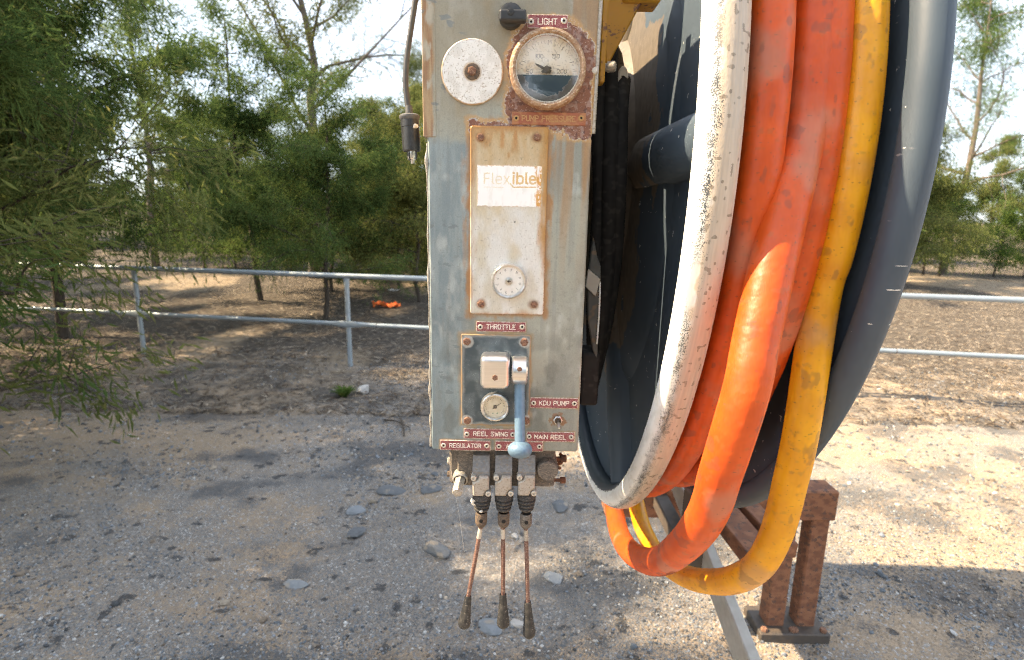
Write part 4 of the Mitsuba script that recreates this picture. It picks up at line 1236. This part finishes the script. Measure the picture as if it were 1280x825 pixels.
add('bat', tube([b0, b0 + [.0004, -.009, -.0035], b0 + [.0006, -.0135, -.0052], b0 + [.0006, -.0150, -.0058]], [.0016, .0022, .0026, .0014], 14), 'mat_chrome', ts, 40)

# ------------------------------------------------------------------ hydraulic valve bank and its levers
vb = thing('hydraulic_valve_bank', 'dusty three-lever hydraulic control valve hanging under the panel', 'control valve')
va = (-0.0928, 0.0876, 1.1836, 1.2316)
add('body', cat([cbox(va[0] + .012, va[1] - .018, .775, .862, va[2] + .003, 1.262, .003)]), 'mat_valve_iron', vb)
add('end_block', cbox(va[0] - .001, va[0] + .030, .783, .855, va[2] + .001, 1.2565, .004), 'mat_valve_iron', vb)
pc = (0.0576, 1.2210)
add('end_plug', knob([(.0165, -.06), (.0165, -.004), (.0150, .0), (.0140, .0003), (0, .0003)], pc, .760, 40), 'mat_valve_iron', vb, 40, label='dark round end plug at the right of the valve')
for q, r, m_ in (((0.087, 0.820, 1.214), .0060, 'mat_brown_beam'), ((0.087, 0.820, 1.176), .0052, 'mat_brown_beam'), ((-0.094, 0.800, 1.216), .0055, 'mat_steel_white'), ((-0.094, 0.800, 1.194), .0045, 'mat_collar_rust')):
    sx = 1 if q[0] > 0 else -1
    add('tie_bolt', lathe([(r * .55, -.035), (r * .55, -.004), (r, -.004), (r, .004), (r * .8, .005), (0, .005)], q, (sx, 0, 0), 6), m_, vb)
rings = [(.004, .006)]
add('chain_link', tube([np.array((0.081, 0.830, 1.217)) + [.004 * math.sin(a * 2.2), .002 * math.cos(a * 3), -.0042 * a] for a in np.linspace(0, 6, 30)], .0028, 7), 'mat_brown_beam', vb, 40)
hp = np.array((-0.075, 0.790, 1.202))
hd = np.array([-.06, -1, -.20])
add('relief_valve', lathe([(.0135, -.02), (.0150, -.006), (.0150, .002), (.0125, .003), (.0115, .010), (.0122, .011), (.0122, .018), (.0098, .020)], hp, hd, 36), 'mat_steel_white', vb, 40, label='pale threaded relief valve at the left end')
add('hex_plug', lathe([(.0085, .012), (.0085, .046), (.0070, .049), (0, .050)], hp, hd, 6, .3), 'mat_steel_white', vb)
cen = [[(-0.043, 0.757, 1.240), (-0.042, 0.757, 1.181)], [(-0.009, 0.757, 1.241), (-0.008, 0.757, 1.182)], [(0.026, 0.757, 1.242), (0.027, 0.757, 1.183)]]
boots = [((-0.042, 0.771, 1.176), (-0.043, 0.771, 1.135), (-0.044, 0.771, 1.117), (-0.063, 0.768, 0.997), (-0.070, 0.766, 0.942)),
         ((-0.008, 0.771, 1.177), (-0.008, 0.771, 1.135), (-0.009, 0.771, 1.117), (-0.007, 0.768, 1.001), (-0.006, 0.766, 0.944)),
         ((0.027, 0.771, 1.178), (0.027, 0.771, 1.134), (0.027, 0.771, 1.116), (0.033, 0.768, 0.988), (0.037, 0.766, 0.926))]
for i in range(3):
    a, b = np.array(cen[i][0]), np.array(cen[i][1])
    x, z1, z0 = a[0], a[2], b[2]
    hw = .0132
    hgt = z1 - z0
    base = trimesh.convex.convex_hull(np.array([(x + sx * hw * k, yy_, zz) for sx in (-1, 1) for k, yy_, zz in ((1, .775, z1 + .004), (.94, .766, z1 + .002), (1, .790, z0), (.96, .7575, z1 - hgt * .36), (.96, .7575, z0 + .001), (1, .761, z1 - hgt * .38), (1, .761, z0))]))
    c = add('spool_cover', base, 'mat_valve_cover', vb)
    L = hw * .93
    t0, b0 = z1 - hgt * .44, z0 + .0008
    lp = np.array([(x - L, b0 + .001), (x - L + .002, b0), (x + .0035, b0), (x + .0055, b0 + .0055), (x + .0085, b0 + .0095), (x + L, b0 + .0115), (x + L, t0 - .002), (x + L - .002, t0), (x - .002, t0), (x - .004, t0 - .006), (x - L + .003, t0 - .0085), (x - L, t0 - .011)])
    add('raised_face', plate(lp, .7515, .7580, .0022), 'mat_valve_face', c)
    for sx, sz in ((x - hw * .82, t0 - .0030), (x + hw * .86, b0 + .0040)):
        add('cap_screw', knob([(.0042, -.012), (.0042, .0030), (.0036, .0036), (.0020, .0036), (.0020, .0012), (0, .0012)], (sx, sz), .7555, 24), 'mat_rivet', c, 40)
    p0, p1, p2, p3, p4 = (np.array(q) for q in boots[i])
    d = (p1 - p0) / np.linalg.norm(p1 - p0)
    H = np.linalg.norm(p1 - p0)
    prof = [(.0110, -.004), (.0142, 0), (.0146, .006)]
    for k in range(3):
        h = .0085 + k * .0062
        R = .0142 - k * .0012
        prof += [(R - .0028, h), (R - .0002, h + .0016), (R, h + .0031), (R - .0006, h + .0045)]
    prof += [(.0085, .0285), (0, .0285)]
    lv = add('lever', lathe(prof, p0, d, 36), 'mat_boot_rubber', vb, 50, label=('left lever leaning outwards, pale lumps for the light on its bellows boot', 'middle control lever hanging straight down', 'right control lever, the longest of the three')[i])
    add('clevis', lathe([(.0075, -.0115), (.0093, -.009), (.0093, .006), (.0085, .009), (.0062, .0125), (0, .0125)], p1 + d * .001, d, 30), 'mat_collar_rust' if i < 2 else 'mat_valve_iron', lv, 40)
    add('clevis_pin', knob([(.0030, -.004), (.0030, .0002), (.0022, .0006), (0, .0003)], (p1[0] + .0003, p1[2]), .7612, 16), 'mat_hole', lv, 40)
    add('rod', tube([p2 - (p3 - p2) * .05, p2 * .5 + p3 * .5 + [.0004, 0, 0], p3 + (p3 - p2) * .05], .0034, 14), 'mat_rod_rust', lv, 40)
    add('rod_collar', tube([p2 + (p3 - p2) * .00, p2 + (p3 - p2) * .14], [.0036, .0037], 14), 'mat_steel_white' if i == 2 else 'mat_rivet', lv, 40)
    gd = (p4 - p3) / np.linalg.norm(p4 - p3)
    gh = np.linalg.norm(p4 - p3)
    add('grip', lathe([(0, -.001), (.0050, -.001), (.0056, .001), (.0064, gh * .25), (.0086, gh * .62), (.0104, gh * .86), (.0100, gh * .93), (.0078, gh * .985), (.0040, gh * 1.005), (0, gh * 1.01)], p3, gd, 32), 'mat_hand_grip', lv, 50)
    if i == 0:
        s_ = rock(41, .0065, .9, .3)
        add('pale_lump', moved(s_, at=tuple(p0 + d * .012 + np.array([-.0118, -.0035, 0]))), 'mat_cream', lv, 30)  # strong light on the upper left of the boot, put in as cream
        add('pale_lump', moved(rock(42, .0032, .7, .3), at=tuple(p0 + d * .022 + np.array([.000, -.0130, 0]))), 'mat_cream', lv, 30)

add('web_thread', tube(spline([(-0.096, 0.785, 1.234), (-0.087, 0.780, 1.187), (-0.078, 0.778, 1.133), (-0.070, 0.775, 1.072)], 8), .00012, 5), 'mat_cream', vb, label='single pale cobweb thread')
# ------------------------------------------------------------------ hanging cable plug
cb = thing('hanging_cable', 'grey cable with a black plug hanging beside the upper left of the panel', 'cable')
cp = [(-0.123, 0.775, 1.933), (-0.128, 0.775, 1.896), (-0.133, 0.775, 1.864), (-0.139, 0.775, 1.832), (-0.145, 0.775, 1.797), (-0.147, 0.775, 1.767), (-0.145, 0.775, 1.742), (-0.143, 0.775, 1.726)]
add('cord', tube(spline(cp, 8), .0037, 14), 'mat_cord', cb, 40)
q0, q1 = np.array((-0.143, 0.775, 1.728)), np.array((-0.140, 0.775, 1.667))
d = (q1 - q0) / np.linalg.norm(q1 - q0)
Lq = np.linalg.norm(q1 - q0)
add('cable_gland', lathe([(.0045, -.012), (.0052, -.002), (.0110, -.001), (.0136, .0005), (.0140, .003), (.0128, .0052), (.0122, .0060)], q0, d, 36), 'mat_plug_grey', cb, 40)
add('plug_body', lathe([(.0122, .0058), (.0124, .0150), (.0117, .0156), (.0117, .0162), (.0120, .0168), (.0122, .044), (.0116, .0465), (0, .0465)], q0, d, 36), 'mat_black_plastic', cb, 40)
add('contact', lathe([(.0066, .046), (.0066, .0555), (.0054, .0575), (.0030, .0585), (.0026, .0625), (.0012, Lq), (0, Lq)], q0, d, 20), 'mat_chrome', cb, 40)
aa, uu, ww = frame_of(d)
for k in range(4):
    t = k * PI / 2 + .4
    o = (math.cos(t) * uu + math.sin(t) * ww) * .0066
    add('contact_spring', tube([q0 + d * .046 + o, q0 + d * .052 + o * 1.12, q0 + d * .0575 + o * .8], .0011, 8), 'mat_black_plastic', cb, 40)
add('cream_speck', moved(rock(51, .0038, .8, .4), at=tuple(q0 + d * .015 + np.array([.0085, -.0085, 0]))), 'mat_cream', cb, 30)  # small cream lump on the right front of the plug

# ------------------------------------------------------------------ hose reel
re_ = thing('hose_reel', 'large dark blue hose reel flange with a worn white pipe rim', 'hose reel')


def lathe_x(profile, x, n=96):
    return lathe(profile, (x, RC[1], RC[2]), (-1, 0, 0), n)


def ring_x(R, r, x, n=220, m=28):
    t = np.arange(m) * 2 * PI / m
    return lathe_x([(R + r * math.cos(a), r * math.sin(a)) for a in t] + [(R + r, 0)], x, n)


FX = .262
add('rim', ring_x(RR, RT, RC[0]), 'mat_rim', re_, 60, label='white pipe rim with shade painted beige on its worn outer side')
fp = [(0, .078), (.10, .078), (.118, .062), (.30, .056), (.335, .022), (.53, .014), (.56, .0), (.73, .0), (.783, .010)]
add('flange', lathe_x(fp + [(a, b - .006) for a, b in fp[::-1]], FX, 160), 'mat_flange', re_, 25)
for k in range(6):
    a = PI + k * PI / 3
    d = np.array([0, math.cos(a), math.sin(a)])
    s = np.array([0, -math.sin(a), math.cos(a)])
    o = np.array([FX, RC[1], RC[2]])
    sph = []
    for r_, q, h in ((.36, .052, .036), (.60, .044, .042), (.772, .040, .040)):
        for w_ in np.linspace(0, PI, 9):
            sph.append(o + d * r_ + s * q * math.cos(w_) + np.array([-h * math.sin(w_) ** .7, 0, 0]))
    sph += [o + d * .783 + s * .03, o + d * .783 - s * .03, o + d * .30 + np.array([-.03, 0, 0])]
    h_ = trimesh.convex.convex_hull(np.array(sph))
    add('rib', h_, 'mat_flange', re_, 35)
add('hub', lathe_x([(0, .130), (.052, .130), (.058, .124), (.058, .085), (.085, .082), (.085, .074)], FX, 40), 'mat_dark_steel', re_, 35)
for k in range(6):
    a = k * PI / 3 + .3
    add('hub_bolt', lathe([(.011, 0), (.011, .008), (.009, .010), (0, .010)], (FX - .0785, RC[1] + .075 * math.cos(a) * 1.25, RC[2] + .075 * math.sin(a) * 1.25), (-1, 0, 0), 6), 'mat_bolt_rust', re_)
add('drum', lathe_x([(.0, -.21), (.655, -.21), (.655, -.006), (.0, -.006)], FX, 96), 'mat_dark_steel', re_, 35)
FX2 = .478
add('far_rim', ring_x(RR, .022, FX2, 160, 18), 'mat_flange', re_, 60, label='plain dark rim of the far flange')
add('far_flange', lathe_x([(0, .004), (.79, .004), (.79, -.004), (0, -.004)], FX2, 120), 'mat_flange', re_, 25)


def coil(t, R, x):
    t = np.radians(t)
    return np.stack([np.broadcast_to(x, t.shape), RC[1] + R * np.cos(t), RC[2] + R * np.sin(t)], -1)


HR = .0275
t1 = np.linspace(-40, 640, 120)
in_ = coil(t1, .690, np.interp(t1, [-40, 640], [.305, .395]))
t2 = np.linspace(690, 1258, 110)  # second layer, back towards the near flange
R2 = np.interp(t2, [690, 760], [.725, .752])
out_ = coil(t2, R2, np.interp(t2, [690, 1258], [.396, .366]))
drop = np.array([(0.303, 0.654, 1.479), (0.287, 0.633, 1.404), (0.278, 0.639, 1.334), (0.277, 0.664, 1.263), (0.281, 0.686, 1.220), (0.284, 0.724, 1.161), (0.289, 0.807, 1.069), (0.298, 0.936, 0.952), (0.302, 1.069, 0.859), (0.301, 1.208, 0.789), (0.308, 1.351, 0.740), (0.321, 1.489, 0.716), (0.328, 1.573, 0.730)])
t3 = np.linspace(290, 620, 90)
last = coil(t3, np.interp(t3, [290, 330], [.760, .775]), np.interp(t3, [290, 330], [.310, .303]))
path = np.vstack([in_, out_, spline(np.vstack([out_[-1], drop, last[0]]), 10)[1:-1], last])
single('orange_hose', tube(path, HR, 22), 'mat_hose_orange', 'thick orange hose wound on the reel with a slack loop hanging below', 'hose', smooth=40)
k0 = int(np.argmin(((path - np.array((0.299, 0.980, 0.920))) ** 2).sum(1)))
arc = np.concatenate([[0], np.cumsum(np.linalg.norm(np.diff(path, axis=0), axis=1))])
g = np.random.default_rng(9)
marks, u0 = [], arc[k0] - .13
for i in range(11):
    L_ = g.uniform(.006, .017)
    uu_ = u0 + np.array([0, .5, 1]) * L_
    u0 += L_ + g.uniform(.004, .011)
    pc_ = np.stack([np.interp(uu_, arc, path[:, k]) for k in range(3)], -1)
    td_ = pc_[2] - pc_[0]
    td_ /= np.linalg.norm(td_)
    o_ = np.array([0, -.80, -.32]) - td_ * np.dot(td_, np.array([0, -.80, -.32]))
    o_ /= np.linalg.norm(o_)
    s_ = np.cross(td_, o_)
    an = np.linspace(-.20, .22, 6) * g.uniform(.7, 1.1)
    top = np.array([[p_ + (HR + .0005) * (np.cos(a_) * o_ + np.sin(a_) * s_) for a_ in an] for p_ in pc_]).reshape(-1, 3)
    low_ = np.array([[p_ + (HR - .0012) * (np.cos(a_) * o_ + np.sin(a_) * s_) for a_ in an] for p_ in pc_]).reshape(-1, 3)
    marks.append(trimesh.convex.convex_hull(np.vstack([top, low_])))
for m_ in marks:
    add('print_mark', m_, 'mat_hose_print', 'orange_hose')
yp = np.array([(0.394, 1.613, 0.771), (0.388, 1.471, 0.728), (0.388, 1.367, 0.721), (0.395, 1.267, 0.730), (0.402, 1.153, 0.773), (0.405, 1.043, 0.833), (0.411, 0.936, 0.907), (0.417, 0.867, 0.967), (0.426, 0.819, 1.029), (0.430, 0.786, 1.112), (0.429, 0.766, 1.211), (0.429, 0.755, 1.306)])
yt2 = np.linspace(196, -70, 60)
single('yellow_hose', tube(spline(np.vstack([yp, coil(yt2, .752, .432)]), 8), .0245, 20), 'mat_hose_yellow', 'yellow hose wound beside the orange one, looping lowest behind it', 'hose', smooth=40)

# ------------------------------------------------------------------ machinery behind the panel
hs = thing('shade_housing', 'unseen dark steel housing behind the control panel, shaped to shade the reel', 'housing')
add('casing', cbox(-.118, .112, .945, 2.30, 1.215, 2.02, .012), 'mat_housing', hs)  # unseen casing, stretched back to keep the sun off the reel flange

for i, (pts, r) in enumerate(((((0.130, 0.990, 1.995), (0.139, 1.000, 1.878), (0.142, 1.000, 1.763), (0.153, 1.010, 1.656), (0.154, 1.020, 1.556), (0.154, 1.030, 1.435), (0.163, 1.050, 1.310)), .0125),
                              (((0.158, 1.020, 1.995), (0.160, 1.010, 1.843), (0.165, 1.000, 1.750), (0.170, 1.000, 1.642), (0.176, 1.020, 1.527), (0.174, 1.040, 1.402), (0.169, 1.080, 1.276)), .0150),
                              (((0.194, 1.060, 1.842), (0.185, 1.020, 1.780), (0.184, 1.000, 1.710), (0.186, 1.000, 1.628), (0.191, 1.030, 1.512), (0.185, 1.060, 1.382), (0.172, 1.100, 1.253)), .0135))):
    single('black_hose', tube(spline(pts, 10), r, 16), 'mat_black_rubber', ('black hydraulic hose right against the panel edge', 'thickest black hydraulic hose, between two thinner ones', 'black hydraulic hose nearest the reel flange')[i], 'hose', smooth=40)

dg = thing('drive_guard', 'dusty brown curved guard plate between the black hoses and the reel', 'guard plate')
gpts = [(0.1522, 1.8866), (0.1716, 1.5087), (0.1961, 1.5153), (0.2040, 1.5930), (0.2078, 1.6813), (0.2066, 1.7734), (0.2010, 1.8419), (0.1896, 1.8872), (0.1737, 1.9133)]
add('sheet', plate(np.array(gpts), 1.06, 1.085, .003), 'mat_brown_dusty', dg)
lc = (0.1904, 1.8356)
add('lug', plate(np.array([(lc[0] + .0105 * math.cos(t), lc[1] + .0255 * math.sin(t) * (1 if math.sin(t) < 0 else 1.05)) for t in np.linspace(0, 2 * PI, 30)[:-1]]), 1.045, 1.0605, .002), 'mat_cream', dg, label='slotted lug painted pale for the light on it')  # bright light on the lug put into its cream colour
add('lug_slot', plate(rect_loop(lc[0] - .0028, lc[0] + .0030, lc[1] - .012, lc[1] + .010, .002), 1.0442, 1.046, .0003), 'mat_hole', dg)

am = thing('swing_arm', 'yellow painted steel arm carrying the panel at the top', 'support arm')
add('web', plate(np.array([(0.1285, 2.0123), (0.1439, 1.8379), (0.1501, 1.8428), (0.1982, 1.9348), (0.2375, 2.0140)]), .95, .985, .002), 'mat_yellow_paint', am)
bb = (0.1269, 0.1354, 1.8002, 1.9054)
add('edge_bar', cbox(bb[0], bb[1], .895, .92, bb[2], bb[3] + .09, .0015), 'mat_yellow_paint', am, label='chipped yellow bar beside the panel edge')
add('cross_tube', cbox(-.5, .30, .90, 1.0, 3.30, 3.42, .008), 'mat_yellow_paint', am)
add('hanger', cbox(.165, .225, .945, .990, 1.93, 3.305, .003), 'mat_yellow_paint', am)
bq = (0.1521, 1.8368)
add('bolt', lathe([(.0065, -.02), (.0065, .002), (.0085, .002), (.0085, .013), (.007, .015), (0, .015)], (bq[0] - .006, .955, bq[1]), (1, -.4, 0), 20), 'mat_rivet', am, 40)

la = thing('latch_plate', 'bent grey steel latch plate poking out right of the panel middle', 'latch')
add('blade', plate(np.array([(0.1246, 1.5680), (0.1194, 1.5193), (0.1193, 1.4812), (0.1220, 1.4358), (0.1321, 1.3869), (0.1404, 1.3628), (0.1400, 1.4098), (0.1407, 1.4726), (0.1382, 1.5222), (0.1325, 1.5359)]), .86, .872, .0015), 'mat_housing', la)
add('hasp', plate(np.array([(0.1181, 1.5185), (0.1144, 1.4907), (0.1316, 1.4744), (0.1378, 1.5025)]), .855, .859, .001), 'mat_grey_steel', la, label='light grey hasp folded over the latch')
add('edge', tube([(0.138, 0.858, 1.498), (0.139, 0.858, 1.450), (0.138, 0.858, 1.397)], .0014, 8), 'mat_white_paint', la, 40)
rb = (0.1147, 0.1450, 1.2895, 1.3815)
single('rubber_buffer', rbox(rb[0], rb[1], .86, .92, rb[2], rb[3], .006, 8), 'mat_black_rubber', 'black rubber buffer block behind the lower right edge of the panel', 'buffer', smooth=40)

# ------------------------------------------------------------------ frame and truck on the right
fr = thing('reel_frame', 'rusty brown and grey steel frame under the hose reel', 'steel frame')


def bar(a, b, w, h, up=(0, 0, 1), c=.003):
    a, b = np.array(a, float), np.array(b, float)
    d = b - a
    L = np.linalg.norm(d)
    d /= L
    s = np.cross(d, up)
    s /= np.linalg.norm(s)
    u = np.cross(s, d)
    m = cbox(0, L, -w / 2, w / 2, -h / 2, h / 2, c)
    v = np.asarray(m.vertices)
    return trimesh.Trimesh(a + v[:, :1] * d + v[:, 1:2] * s + v[:, 2:] * u, m.faces, process=False)


add('grey_beam', bar((0.588, 1.805, 0.712), (0.598, 1.012, 0.492), .030, .09), 'mat_grey_steel', fr, label='light grey beam running down towards the lower right')
add('brown_beam', bar((0.655, 1.832, 0.694), (0.706, 1.336, 0.669), .085, .05), 'mat_brown_beam', fr)
add('brown_beam', bar((0.734, 1.804, 0.709), (0.797, 1.387, 0.673), .060, .05), 'mat_brown_beam', fr)
add('upright', cbox(.53, .59, 1.44, 1.52, .55, 1.74, .006), 'mat_dark_steel', fr)
add('axle', lathe([(0, 0), (.03, 0), (.03, .13), (0, .13)], (.48, RC[1], RC[2]), (1, 0, 0), 24), 'mat_dark_steel', fr, 40)
add('cross_beam', cbox(.36, 1.22, 1.84, 1.94, .50, .62, .006), 'mat_brown_beam', fr)
for lx in (1.02, 1.14):
    add('leg', cbox(lx, lx + .07, 1.855, 1.925, -.05, .505, .005), 'mat_brown_beam', fr)
    add('foot_plate', cbox(lx - .04, lx + .11, 1.81, 1.97, -.03, .035, .004), 'mat_dark_steel', fr)
    for bx_, by_ in ((lx - .02, 1.83), (lx + .09, 1.83)):
        add('bolt', lathe([(.013, 0), (.013, .009), (.011, .012), (0, .012)], (bx_, by_, .035), (0, 0, 1), 6), 'mat_bolt_rust', fr)
add('upright_brace', cbox(.535, .585, 1.50, 1.86, .545, .60, .004), 'mat_dark_steel', fr)
